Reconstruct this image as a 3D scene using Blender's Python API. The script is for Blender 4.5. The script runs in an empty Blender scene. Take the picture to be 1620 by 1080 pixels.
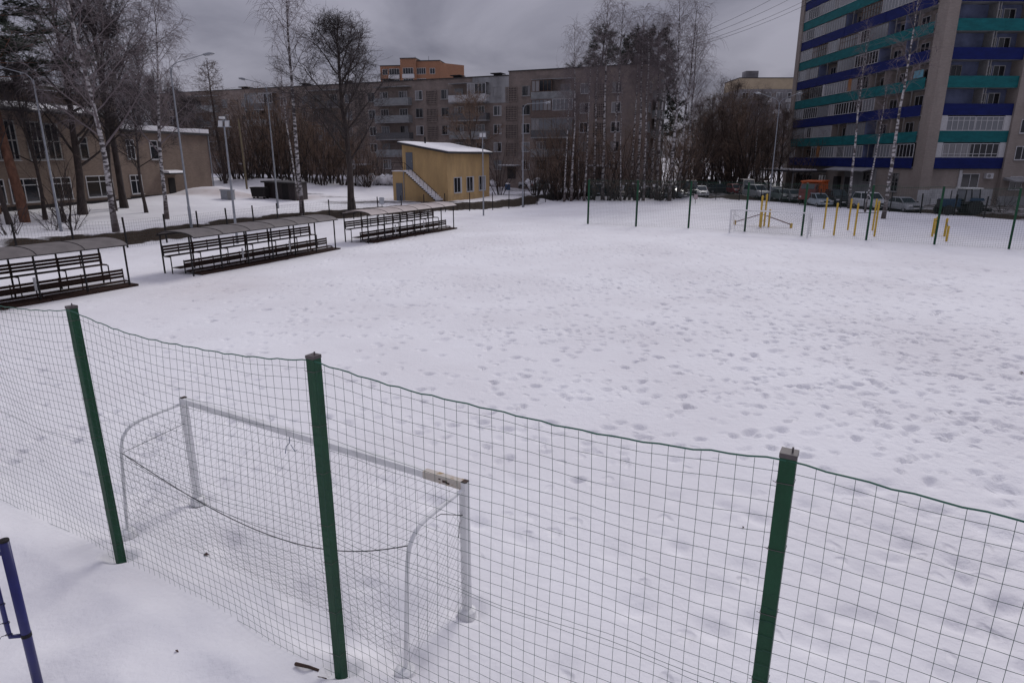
import bpy, bmesh, math, random
import numpy as np
from mathutils import Vector, Matrix
R = math.radians
scene = bpy.context.scene
COL = scene.collection
# ------------------------------------------------------------------ camera, sky, sun, exposure
FPX, CAMH = 1030.0, 5.8
PITCH = math.atan(291 / FPX)
cam = bpy.data.cameras.new('camera'); cam.sensor_width = 36; cam.lens = FPX / 1620 * 36
cam.clip_start = .05; cam.clip_end = 3000
camo = bpy.data.objects.new('camera', cam); COL.objects.link(camo)
camo.location = (0, 0, CAMH); camo.rotation_euler = (R(90) - PITCH, 0, 0)
scene.camera = camo

SUN_EL, SUN_AZ = 40, 28        # a dull sun behind the cloud, ahead and to the right
world = bpy.data.worlds.new('World'); scene.world = world; world.use_nodes = True
wt = world.node_tree; wt.nodes.clear()
def N(t, kind, **kw):
    n = t.nodes.new(kind)
    for k, v in kw.items(): setattr(n, k, v)
    return n
wo = N(wt, 'ShaderNodeOutputWorld'); bg = N(wt, 'ShaderNodeBackground')
sky = N(wt, 'ShaderNodeTexSky', sky_type='NISHITA', sun_disc=False)
sky.sun_elevation = R(SUN_EL); sky.sun_rotation = R(SUN_AZ)
tc = N(wt, 'ShaderNodeTexCoord'); sep = N(wt, 'ShaderNodeSeparateXYZ')
wt.links.new(tc.outputs['Generated'], sep.inputs[0])
def M(t, op, a, b=None, clamp=False):
    n = N(t, 'ShaderNodeMath', operation=op, use_clamp=clamp)
    for i, v in enumerate((a, b)):
        if v is None: continue
        if isinstance(v, (int, float)): n.inputs[i].default_value = v
        else: t.links.new(v, n.inputs[i])
    return n.outputs[0]
up = M(wt, 'MAXIMUM', sep.outputs[2], 0.0)
den = M(wt, 'ADD', up, 0.34)
cmb = N(wt, 'ShaderNodeCombineXYZ')
wt.links.new(M(wt, 'DIVIDE', sep.outputs[0], den), cmb.inputs[0]); wt.links.new(M(wt, 'DIVIDE', sep.outputs[1], den), cmb.inputs[1])
nz = N(wt, 'ShaderNodeTexNoise'); nz.inputs['Scale'].default_value = 1.7; nz.inputs['Detail'].default_value = 7; nz.inputs['Roughness'].default_value = .5; nz.inputs['Distortion'].default_value = .5
wt.links.new(cmb.outputs[0], nz.inputs['Vector'])
rmp = N(wt, 'ShaderNodeValToRGB'); rmp.color_ramp.elements[0].position = .36; rmp.color_ramp.elements[1].position = .64
rmp.color_ramp.elements[0].color = (.64, .64, .71, 1); rmp.color_ramp.elements[1].color = (1.36, 1.34, 1.38, 1)
wt.links.new(nz.outputs['Fac'], rmp.inputs[0])
# standard overcast luminance: three times brighter overhead than at the horizon
grad = M(wt, 'ADD', M(wt, 'MULTIPLY', up, 4.5), 2.4)
cl = N(wt, 'ShaderNodeVectorMath', operation='SCALE'); wt.links.new(rmp.outputs[0], cl.inputs[0]); wt.links.new(grad, cl.inputs['Scale'])
tint = N(wt, 'ShaderNodeVectorMath', operation='MULTIPLY'); tint.inputs[1].default_value = (.948, .945, 1.11)
wt.links.new(cl.outputs[0], tint.inputs[0])
mixs = N(wt, 'ShaderNodeMix', data_type='RGBA'); mixs.inputs['Factor'].default_value = .97
wt.links.new(sky.outputs[0], mixs.inputs['A']); wt.links.new(tint.outputs[0], mixs.inputs['B'])
wt.links.new(mixs.outputs['Result'], bg.inputs[0]); bg.inputs[1].default_value = .085
wt.links.new(bg.outputs[0], wo.inputs[0])
sun = bpy.data.lights.new('sun', 'SUN'); sun.energy = 1.4; sun.angle = R(22); sun.color = (1, .968, .955)
suno = bpy.data.objects.new('sun', sun); COL.objects.link(suno)
sd = Vector((math.sin(R(SUN_AZ)) * math.cos(R(SUN_EL)), math.cos(R(SUN_AZ)) * math.cos(R(SUN_EL)), math.sin(R(SUN_EL))))
suno.rotation_euler = sd.to_track_quat('Z', 'Y').to_euler(); suno.location = (30, 40, 60)
vs = scene.view_settings; vs.view_transform = 'Standard'; vs.look = 'None'; vs.gamma = 1; vs.use_curve_mapping = False; vs.exposure = 0
scene.display_settings.display_device = 'sRGB'

# ------------------------------------------------------------------ helpers
def ray(px, py):
    u = (px - 810) / FPX; v = (540 - py) / FPX
    c, s = math.cos(PITCH), math.sin(PITCH)
    return (u, c + v * s, -s + v * c)
def gz(px, py, z=0.):
    d = ray(px, py); t = (z - CAMH) / d[2]
    return (d[0] * t, d[1] * t)
def sm(t):
    t = np.clip(t, 0, 1); return t * t * (3 - 2 * t)
EDGE = [(-60, -10), (-43, 20), (-31.9, 40.5), (-26.4, 44.8), (-21.4, 58.6), (-16.6, 65.6), (-8.5, 74.2), (-3.3, 77), (1.6, 83.2), gz(880, 316, .2), gz(935, 314, .35), gz(1010, 315, .35),
        gz(1095, 315, .35), gz(1190, 318, .3), gz(1240, 321, .3), gz(1300, 328, .15), gz(1400, 334, .3), gz(1453, 337, .3), gz(1522, 341, .3), gz(1604, 348, .3), (47.5, 50), (60, 30), (75, 0), (80, -40)]
EP = np.array(EDGE)
def edge_dist(x, y):
    """signed distance from the edge of the pitch, positive outside"""
    x = np.asarray(x, float); y = np.asarray(y, float)
    best = np.full(x.shape, 1e9); sgn = np.ones(x.shape)
    for i in range(len(EP) - 1):
        ax, ay = EP[i]; bx, by = EP[i + 1]; dx, dy = bx - ax, by - ay; L2 = dx * dx + dy * dy
        t = np.clip(((x - ax) * dx + (y - ay) * dy) / L2, 0, 1)
        d = np.hypot(x - ax - t * dx, y - ay - t * dy)
        cr = dx * (y - ay) - dy * (x - ax)
        m = d < best - 1e-9
        best = np.where(m, d, best); sgn = np.where(m, np.sign(cr), sgn)
    return best * sgn
def T(x, y):
    x = np.asarray(x, float); y = np.asarray(y, float)
    s = edge_dist(x, y); out = s > 0
    fx = np.clip((17 - x) / 8, 0, 1)
    z = np.maximum(.3 * sm((y - 46) / 14) * sm((x - 27) / 10), .35 * sm((y - 62) / 20) * sm((x - 1) / 8))
    z = z + np.where(out, fx * (.72 * sm(s / 1.5) + 2.0 * sm((s - 8) / 36)) + (1 - fx) * .22 * sm(s / 2.2), 0)
    z = z + 3.2 * sm((y - 118) / 90) * sm((x - 14) / 10)
    return z
def Tz(x, y): return float(T(np.array([x]), np.array([y]))[0])
_ts = np.concatenate([np.arange(2, 60, .1), np.arange(60, 400, .2)])
def G(px, py):
    """the point of the ground seen at this place of the photograph (site survey)"""
    d = ray(px, py); X = d[0] * _ts; Y = d[1] * _ts; Z = CAMH + d[2] * _ts
    b = np.nonzero(Z < T(X, Y))[0]
    i = b[0] if len(b) else len(_ts) - 1
    return Vector((X[i], Y[i], Tz(X[i], Y[i])))
def atY(px, py, Y):
    d = ray(px, py); t = Y / d[1]; return Vector((d[0] * t, Y, CAMH + d[2] * t))

class MB:
    """collects simple shapes into one mesh"""
    def __init__(s): s.v = []; s.f = []; s.mi = []; s.cur = 0
    def add(s, vs, fs):
        o = len(s.v); s.v.extend([tuple(p) for p in vs]); s.f.extend([tuple(i + o for i in f) for f in fs]); s.mi.extend([s.cur] * len(fs)); return s
    def box(s, a, b):
        x0, y0, z0 = a; x1, y1, z1 = b
        return s.add([(x0, y0, z0), (x1, y0, z0), (x1, y1, z0), (x0, y1, z0), (x0, y0, z1), (x1, y0, z1), (x1, y1, z1), (x0, y1, z1)],
                     [(3, 2, 1, 0), (4, 5, 6, 7), (0, 1, 5, 4), (1, 2, 6, 5), (2, 3, 7, 6), (3, 0, 4, 7)])
    def bar(s, p, q, w, h=None, up=(0, 0, 1)):
        h = h or w; p = Vector(p); q = Vector(q); d = (q - p).normalized(); u = Vector(up)
        if abs(d.dot(u)) > .98: u = Vector((0, 1, 0))
        a = d.cross(u).normalized(); b = a.cross(d)
        c = [(-w / 2, -h / 2), (w / 2, -h / 2), (w / 2, h / 2), (-w / 2, h / 2)]
        return s.add([e + a * i + b * j for e in (p, q) for i, j in c], [(0, 1, 2, 3), (7, 6, 5, 4), (1, 0, 4, 5), (2, 1, 5, 6), (3, 2, 6, 7), (0, 3, 7, 4)])
    def tube(s, pts, r0, r1=None, n=6, caps=False):
        pts = [Vector(p) for p in pts]; m = len(pts); r1 = r0 if r1 is None else r1
        vs = []; ref = None
        for i, p in enumerate(pts):
            d = (pts[min(i + 1, m - 1)] - pts[max(i - 1, 0)])
            d = d.normalized() if d.length > 1e-9 else Vector((0, 0, 1))
            if ref is None: ref = Vector((1, 0, 0)) if abs(d.x) < .8 else Vector((0, 1, 0))
            a = d.cross(ref)
            if a.length < 1e-4: a = d.cross(Vector((0, 0, 1)) if abs(d.z) < .9 else Vector((0, 1, 0)))
            a.normalize(); b = d.cross(a); ref = b.cross(d) if False else ref
            rr = r0 + (r1 - r0) * i / max(m - 1, 1) if not isinstance(r0, (list, tuple)) else r0[i]
            for k in range(n):
                w = 2 * math.pi * k / n; vs.append(p + a * (math.cos(w) * rr) + b * (math.sin(w) * rr))
        fs = [(i * n + k, i * n + (k + 1) % n, (i + 1) * n + (k + 1) % n, (i + 1) * n + k) for i in range(m - 1) for k in range(n)]
        if caps: fs += [tuple(range(n - 1, -1, -1)), tuple((m - 1) * n + k for k in range(n))]
        return s.add(vs, fs)
    def prism(s, poly, vec):
        """extrude a planar polygon along vec"""
        n = len(poly); vec = Vector(vec); p = [Vector(q) for q in poly]
        return s.add(p + [q + vec for q in p], [tuple(range(n - 1, -1, -1)), tuple(range(n, 2 * n))] + [(i, (i + 1) % n, n + (i + 1) % n, n + i) for i in range(n)])
    def quad(s, a, b, c, d): return s.add([a, b, c, d], [(0, 1, 2, 3)])
    def lathe(s, prof, c=(0, 0, 0), n=12, ax='z'):
        vs = []
        for r, h in prof:
            for k in range(n):
                w = 2 * math.pi * k / n; q = (r * math.cos(w), r * math.sin(w), h)
                if ax == 'y': q = (q[0], q[2], q[1])
                if ax == 'x': q = (q[2], q[0], q[1])
                vs.append((q[0] + c[0], q[1] + c[1], q[2] + c[2]))
        m = len(prof)
        fs = [(i * n + k, i * n + (k + 1) % n, (i + 1) * n + (k + 1) % n, (i + 1) * n + k) for i in range(m - 1) for k in range(n)]
        fs += [tuple(range(n - 1, -1, -1)), tuple((m - 1) * n + k for k in range(n))]
        return s.add(vs, fs)
    def mesh(s, name, mats, smooth=False, fix=True):
        me = bpy.data.meshes.new(name); me.from_pydata(s.v, [], s.f)
        for m in (mats if isinstance(mats, (list, tuple)) else [mats]): me.materials.append(m)
        if max(s.mi, default=0): me.polygons.foreach_set('material_index', s.mi)
        if fix and len(s.f) < 60000:
            bm = bmesh.new(); bm.from_mesh(me); bmesh.ops.recalc_face_normals(bm, faces=bm.faces); bm.to_mesh(me); bm.free()
        if smooth: me.polygons.foreach_set('use_smooth', [True] * len(me.polygons))
        me.update(); return me
    def build(s, name, mats, parent=None, loc=(0, 0, 0), rotz=0, smooth=False, fix=True):
        return place(name, s.mesh(name, mats, smooth, fix), parent, loc, rotz)
def place(name, me, parent=None, loc=(0, 0, 0), rotz=0):
    o = bpy.data.objects.new(name, me); COL.objects.link(o); o.parent = parent; o.location = loc; o.rotation_euler = (0, 0, rotz); return o
def tag(o, label, cat, group=None):
    o['label'] = label; o['category'] = cat
    if group: o['group'] = group
    return o
def thing(name, label, cat, loc=(0, 0, 0), rotz=0, group=None):
    o = bpy.data.objects.new(name, None); COL.objects.link(o); o.location = loc; o.rotation_euler = (0, 0, rotz); o.empty_display_size = .3
    return tag(o, label, cat, group)
def struct(o): o['kind'] = 'structure'; return o
def stuff(o): o['kind'] = 'stuff'; return o
def children(o): return [c for c in bpy.data.objects if c.parent == o]
def dup(root, label, loc, rotz=0, scale=1, group=None):
    """a copy of a thing with copies of its parts and their sub-parts"""
    def cp(o, par):
        c = o.copy(); COL.objects.link(c); c.parent = par
        for ch in list(o.children): cp(ch, c)
        return c
    r = cp(root, None); r.location = loc; r.rotation_euler = (0, 0, rotz)
    r.scale = (scale,) * 3 if isinstance(scale, (int, float)) else scale
    r['label'] = label
    if group: r['group'] = group
    return r

# ------------------------------------------------------------------ materials
def mat(name, col, rough=.7, var=.0, scale=6., col2=None, bump=0., bscale=30., metal=0., stretch=(1, 1, 1), spec=.5, detail=5, lo=.35, hi=.65):
    m = bpy.data.materials.new(name); m.use_nodes = True; t = m.node_tree; b = t.nodes['Principled BSDF']
    b.inputs['Roughness'].default_value = rough; b.inputs['Metallic'].default_value = metal; b.inputs['Specular IOR Level'].default_value = spec
    c = (*col, 1)
    if var or col2 or bump:
        co = N(t, 'ShaderNodeTexCoord'); mp = N(t, 'ShaderNodeMapping'); mp.inputs['Scale'].default_value = stretch
        t.links.new(co.outputs['Object'], mp.inputs[0])
    if var or col2:
        nz = N(t, 'ShaderNodeTexNoise'); nz.inputs['Scale'].default_value = scale; nz.inputs['Detail'].default_value = detail; nz.inputs['Roughness'].default_value = .65
        t.links.new(mp.outputs[0], nz.inputs['Vector'])
        rp = N(t, 'ShaderNodeValToRGB'); rp.color_ramp.elements[0].position = lo; rp.color_ramp.elements[1].position = hi
        d = col2 or tuple(q * (1 - var) for q in col); u = col if col2 else tuple(min(q * (1 + var), .95) for q in col)
        rp.color_ramp.elements[0].color = (*d, 1); rp.color_ramp.elements[1].color = (*u, 1)
        t.links.new(nz.outputs['Fac'], rp.inputs[0]); t.links.new(rp.outputs[0], b.inputs['Base Color'])
    else: b.inputs['Base Color'].default_value = c
    if bump:
        n2 = N(t, 'ShaderNodeTexNoise'); n2.inputs['Scale'].default_value = bscale; n2.inputs['Detail'].default_value = 4
        t.links.new(mp.outputs[0], n2.inputs['Vector'])
        bp = N(t, 'ShaderNodeBump'); bp.inputs['Strength'].default_value = bump; bp.inputs['Distance'].default_value = .05
        t.links.new(n2.outputs['Fac'], bp.inputs['Height']); t.links.new(bp.outputs[0], b.inputs['Normal'])
    return m
def brickmat(name, c1, c2, mortar, w=.26, h=.077, stain=.25):
    m = bpy.data.materials.new(name); m.use_nodes = True; t = m.node_tree; b = t.nodes['Principled BSDF']; b.inputs['Roughness'].default_value = .85
    co = N(t, 'ShaderNodeTexCoord'); sp = N(t, 'ShaderNodeSeparateXYZ'); t.links.new(co.outputs['Object'], sp.inputs[0])
    cb = N(t, 'ShaderNodeCombineXYZ'); t.links.new(M(t, 'ADD', sp.outputs[0], sp.outputs[1]), cb.inputs[0]); t.links.new(sp.outputs[2], cb.inputs[1])
    br = N(t, 'ShaderNodeTexBrick'); br.inputs['Scale'].default_value = 1; br.inputs['Brick Width'].default_value = w; br.inputs['Row Height'].default_value = h
    br.inputs['Mortar Size'].default_value = .008; br.inputs['Color1'].default_value = (*c1, 1); br.inputs['Color2'].default_value = (*c2, 1); br.inputs['Mortar'].default_value = (*mortar, 1)
    t.links.new(cb.outputs[0], br.inputs['Vector'])
    nz = N(t, 'ShaderNodeTexNoise'); nz.inputs['Scale'].default_value = .5; nz.inputs['Detail'].default_value = 6; nz.inputs['Roughness'].default_value = .7
    mp = N(t, 'ShaderNodeMapping'); mp.inputs['Scale'].default_value = (1, 1, .45); t.links.new(co.outputs['Object'], mp.inputs[0]); t.links.new(mp.outputs[0], nz.inputs['Vector'])
    mr = N(t, 'ShaderNodeMapRange'); mr.inputs['From Min'].default_value = .3; mr.inputs['From Max'].default_value = .7; mr.inputs['To Min'].default_value = 1 - stain; mr.inputs['To Max'].default_value = 1 + stain * .6
    t.links.new(nz.outputs['Fac'], mr.inputs[0])
    ml = N(t, 'ShaderNodeVectorMath', operation='SCALE'); t.links.new(br.outputs[0], ml.inputs[0]); t.links.new(mr.outputs[0], ml.inputs['Scale'])
    t.links.new(ml.outputs[0], b.inputs['Base Color'])
    return m
def barkmat(name, white, dark, base):
    """birch bark: white with dark cross marks and a dark rough foot"""
    m = bpy.data.materials.new(name); m.use_nodes = True; t = m.node_tree; b = t.nodes['Principled BSDF']; b.inputs['Roughness'].default_value = .75
    co = N(t, 'ShaderNodeTexCoord'); mp = N(t, 'ShaderNodeMapping'); mp.inputs['Scale'].default_value = (2.2, 2.2, 5.5); t.links.new(co.outputs['Object'], mp.inputs[0])
    nz = N(t, 'ShaderNodeTexNoise'); nz.inputs['Scale'].default_value = 1.; nz.inputs['Detail'].default_value = 4; t.links.new(mp.outputs[0], nz.inputs['Vector'])
    rp = N(t, 'ShaderNodeValToRGB'); rp.color_ramp.elements[0].position = .45; rp.color_ramp.elements[1].position = .55
    rp.color_ramp.elements[0].color = (*dark, 1); rp.color_ramp.elements[1].color = (*white, 1); t.links.new(nz.outputs['Fac'], rp.inputs[0])
    sp = N(t, 'ShaderNodeSeparateXYZ'); t.links.new(co.outputs['Object'], sp.inputs[0])
    n2 = N(t, 'ShaderNodeTexNoise'); n2.inputs['Scale'].default_value = 1.3; t.links.new(co.outputs['Object'], n2.inputs['Vector'])
    k = M(t, 'DIVIDE', M(t, 'ADD', sp.outputs[2], M(t, 'MULTIPLY', M(t, 'SUBTRACT', n2.outputs['Fac'], .5), 3)), base, True)
    mx = N(t, 'ShaderNodeMix', data_type='RGBA'); mx.inputs['A'].default_value = (.07, .05, .045, 1); t.links.new(rp.outputs[0], mx.inputs['B']); t.links.new(k, mx.inputs['Factor'])
    t.links.new(mx.outputs['Result'], b.inputs['Base Color']); return m
def glassmat(name, col=(.02, .022, .026), rough=.06):
    return mat(name, col, rough, spec=.6)
def snowmat():
    m = bpy.data.materials.new('snow'); m.use_nodes = True; t = m.node_tree; b = t.nodes['Principled BSDF']; b.inputs['Roughness'].default_value = .85; b.inputs['Specular IOR Level'].default_value = .06
    co = N(t, 'ShaderNodeTexCoord')
    def noise(sc, det=6, ro=.6):
        n = N(t, 'ShaderNodeTexNoise'); n.inputs['Scale'].default_value = sc; n.inputs['Detail'].default_value = det; n.inputs['Roughness'].default_value = ro; t.links.new(co.outputs['Object'], n.inputs['Vector']); return n.outputs['Fac']
    r1 = N(t, 'ShaderNodeValToRGB'); r1.color_ramp.elements[0].position = .3; r1.color_ramp.elements[1].position = .62
    r1.color_ramp.elements[0].color = (.755, .74, .755, 1); r1.color_ramp.elements[1].color = (.85, .845, .86, 1); t.links.new(noise(.18, 8), r1.inputs[0])
    at = N(t, 'ShaderNodeAttribute', attribute_name='dirt'); dn = noise(1.1, 8, .72); dn2 = noise(14, 3)
    k = M(t, 'ADD', M(t, 'MULTIPLY', at.outputs['Fac'], 1.7), M(t, 'MULTIPLY', M(t, 'SUBTRACT', dn, .62), 2.2)); k = M(t, 'MULTIPLY', k, M(t, 'MULTIPLY', at.outputs['Fac'], 4, True), True)
    r2 = N(t, 'ShaderNodeValToRGB'); r2.color_ramp.elements[0].position = .3; r2.color_ramp.elements[1].position = .7
    r2.color_ramp.elements[0].color = (.022, .017, .014, 1); r2.color_ramp.elements[1].color = (.075, .056, .042, 1); t.links.new(dn2, r2.inputs[0])
    # trampled path tint
    a2 = N(t, 'ShaderNodeAttribute', attribute_name='path'); mp = N(t, 'ShaderNodeMix', data_type='RGBA'); mp.inputs['B'].default_value = (.46, .37, .33, 1); t.links.new(r1.outputs[0], mp.inputs['A'])
    t.links.new(M(t, 'MULTIPLY', a2.outputs['Fac'], M(t, 'ADD', noise(.7, 6), .25), True), mp.inputs['Factor'])
    mx = N(t, 'ShaderNodeMix', data_type='RGBA'); t.links.new(mp.outputs['Result'], mx.inputs['A']); t.links.new(r2.outputs[0], mx.inputs['B']); t.links.new(k, mx.inputs['Factor'])
    t.links.new(mx.outputs['Result'], b.inputs['Base Color'])
    vo = N(t, 'ShaderNodeTexVoronoi'); vo.inputs['Scale'].default_value = 2.6; mpv = N(t, 'ShaderNodeMapping'); mpv.inputs['Scale'].default_value = (1, .8, 0); wv = N(t, 'ShaderNodeVectorMath', operation='ADD'); nv = N(t, 'ShaderNodeTexNoise'); nv.inputs['Scale'].default_value = 3
    sv = N(t, 'ShaderNodeVectorMath', operation='SCALE'); sv.inputs['Scale'].default_value = .3; t.links.new(co.outputs['Object'], nv.inputs['Vector']); t.links.new(nv.outputs['Color'], sv.inputs[0]); t.links.new(co.outputs['Object'], wv.inputs[0]); t.links.new(sv.outputs[0], wv.inputs[1]); t.links.new(wv.outputs[0], mpv.inputs[0]); t.links.new(mpv.outputs[0], vo.inputs['Vector'])
    pit = N(t, 'ShaderNodeMapRange', interpolation_type='SMOOTHSTEP'); pit.inputs['From Min'].default_value = .08; pit.inputs['From Max'].default_value = .34; pit.inputs['To Min'].default_value = 0; pit.inputs['To Max'].default_value = 1; t.links.new(vo.outputs['Distance'], pit.inputs['Value'])
    at3 = N(t, 'ShaderNodeAttribute', attribute_name='tread'); spv = N(t, 'ShaderNodeSeparateColor'); t.links.new(vo.outputs['Color'], spv.inputs[0])
    on_ = M(t, 'LESS_THAN', spv.outputs[0], at3.outputs['Fac'])
    pits = M(t, 'MULTIPLY', M(t, 'SUBTRACT', pit.outputs['Result'], 1.), on_)
    h = M(t, 'ADD', M(t, 'ADD', M(t, 'MULTIPLY', noise(9, 6, .6), .5), M(t, 'MULTIPLY', noise(2.2, 4), .7)), M(t, 'ADD', M(t, 'MULTIPLY', pits, 1.3), M(t, 'MULTIPLY', M(t, 'MULTIPLY', noise(5.5, 5, .55), at3.outputs['Fac']), 2.6))); bp = N(t, 'ShaderNodeBump'); bp.inputs['Strength'].default_value = .55; bp.inputs['Distance'].default_value = .05
    t.links.new(h, bp.inputs['Height']); t.links.new(bp.outputs[0], b.inputs['Normal']); return m
SNOW = snowmat()
m_snow = mat('snow_cap', (.84, .835, .85), .7, col2=(.74, .73, .75), scale=1.2, bump=.35, bscale=4)
m_green = mat('green_paint', (.007, .058, .025), .5, var=.3, scale=3, stretch=(1, 1, .4), spec=.3, bump=.15, bscale=40)
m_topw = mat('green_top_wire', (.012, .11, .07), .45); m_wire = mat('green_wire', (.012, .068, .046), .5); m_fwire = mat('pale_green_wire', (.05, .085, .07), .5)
m_dwire = mat('dark_wire', (.045, .055, .05), .5)
m_cap = mat('grey_cap', (.10, .085, .085), .6, var=.3)
m_white = mat('white_paint', (.76, .76, .76), .5, col2=(.52, .52, .52), scale=2.5, lo=.2, hi=.5)
m_rusty = mat('yellowed_paint', (.55, .50, .44), .6, col2=(.36, .25, .12), scale=7, lo=.38, hi=.46); m_rust = mat('rust', (.055, .03, .022), .8, var=.4, scale=20)
m_rope = mat('dark_rope', (.03, .028, .03), .8)
m_net = mat('grey_net', (.22, .21, .22), .8)
m_bluerope = mat('blue_rope', (.03, .07, .16), .8)
m_dark = mat('dark_steel', (.020, .018, .018), .6, var=.2, spec=.2)
m_blue = mat('blue_paint', (.012, .014, .115), .38, var=.2, scale=4)
m_plank = mat('brown_plank', (.040, .022, .017), .75, var=.4, scale=5, stretch=(1, 1, 6), spec=.15)
m_poly = mat('smoky_polycarbonate', (.155, .14, .135), .6, var=.22, scale=1.5, spec=.2)
m_polyl = mat('pale_polycarbonate', (.42, .365, .345), .6, var=.15, scale=1.5, spec=.25)
m_yellow = mat('yellow_paint', (.58, .37, .03), .45, var=.12, scale=3)
m_steel = mat('galvanised_steel', (.27, .285, .31), .45, var=.15, scale=3, metal=.3)
m_lamp = mat('lamp_glass', (.6, .6, .6), .25)
m_glass = glassmat('window_glass')
m_glass2 = glassmat('window_glass_painted_sheen', (.19, .20, .215), .12)  # pale base colour stands in for sky reflected in the panes
m_curt = mat('curtain', (.25, .245, .25), .8, var=.25, scale=2, stretch=(8, 8, .3))
m_frame = mat('white_frame', (.5, .5, .51), .5, var=.1)
m_frameg = mat('grey_frame', (.22, .215, .21), .6, var=.2)
m_brown = mat('brown_frame', (.10, .055, .035), .6)
m_wood = mat('orange_boards', (.30, .13, .045), .7, var=.3, scale=3, stretch=(6, 6, .5))
m_dirt = mat('earth', (.07, .05, .04), .95, var=.4, scale=6, bump=.6, bscale=8)
m_bark = mat('grey_bark', (.048, .036, .032), .9, var=.4, scale=5, stretch=(1, 1, .25), bump=.5, bscale=12)
m_twig = mat('dark_twigs', (.050, .040, .041), .9, var=.25, scale=.6)
m_twigb = mat('birch_twigs', (.17, .14, .145), .9, var=.2, scale=.6)
m_twigw = mat('wood_twigs', (.11, .079, .065), .9, var=.4, scale=.25)
m_twigo = mat('brown_twigs', (.16, .105, .074), .9, var=.35, scale=.5)
m_birch = barkmat('birch_bark', (.47, .45, .45), (.06, .05, .05), 2.6)
m_pineb = mat('pine_bark', (.14, .065, .04), .9, var=.4, scale=4, stretch=(1, 1, .4))
m_needle = mat('pine_needles', (.022, .034, .020), .8, var=.45, scale=.7)
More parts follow.
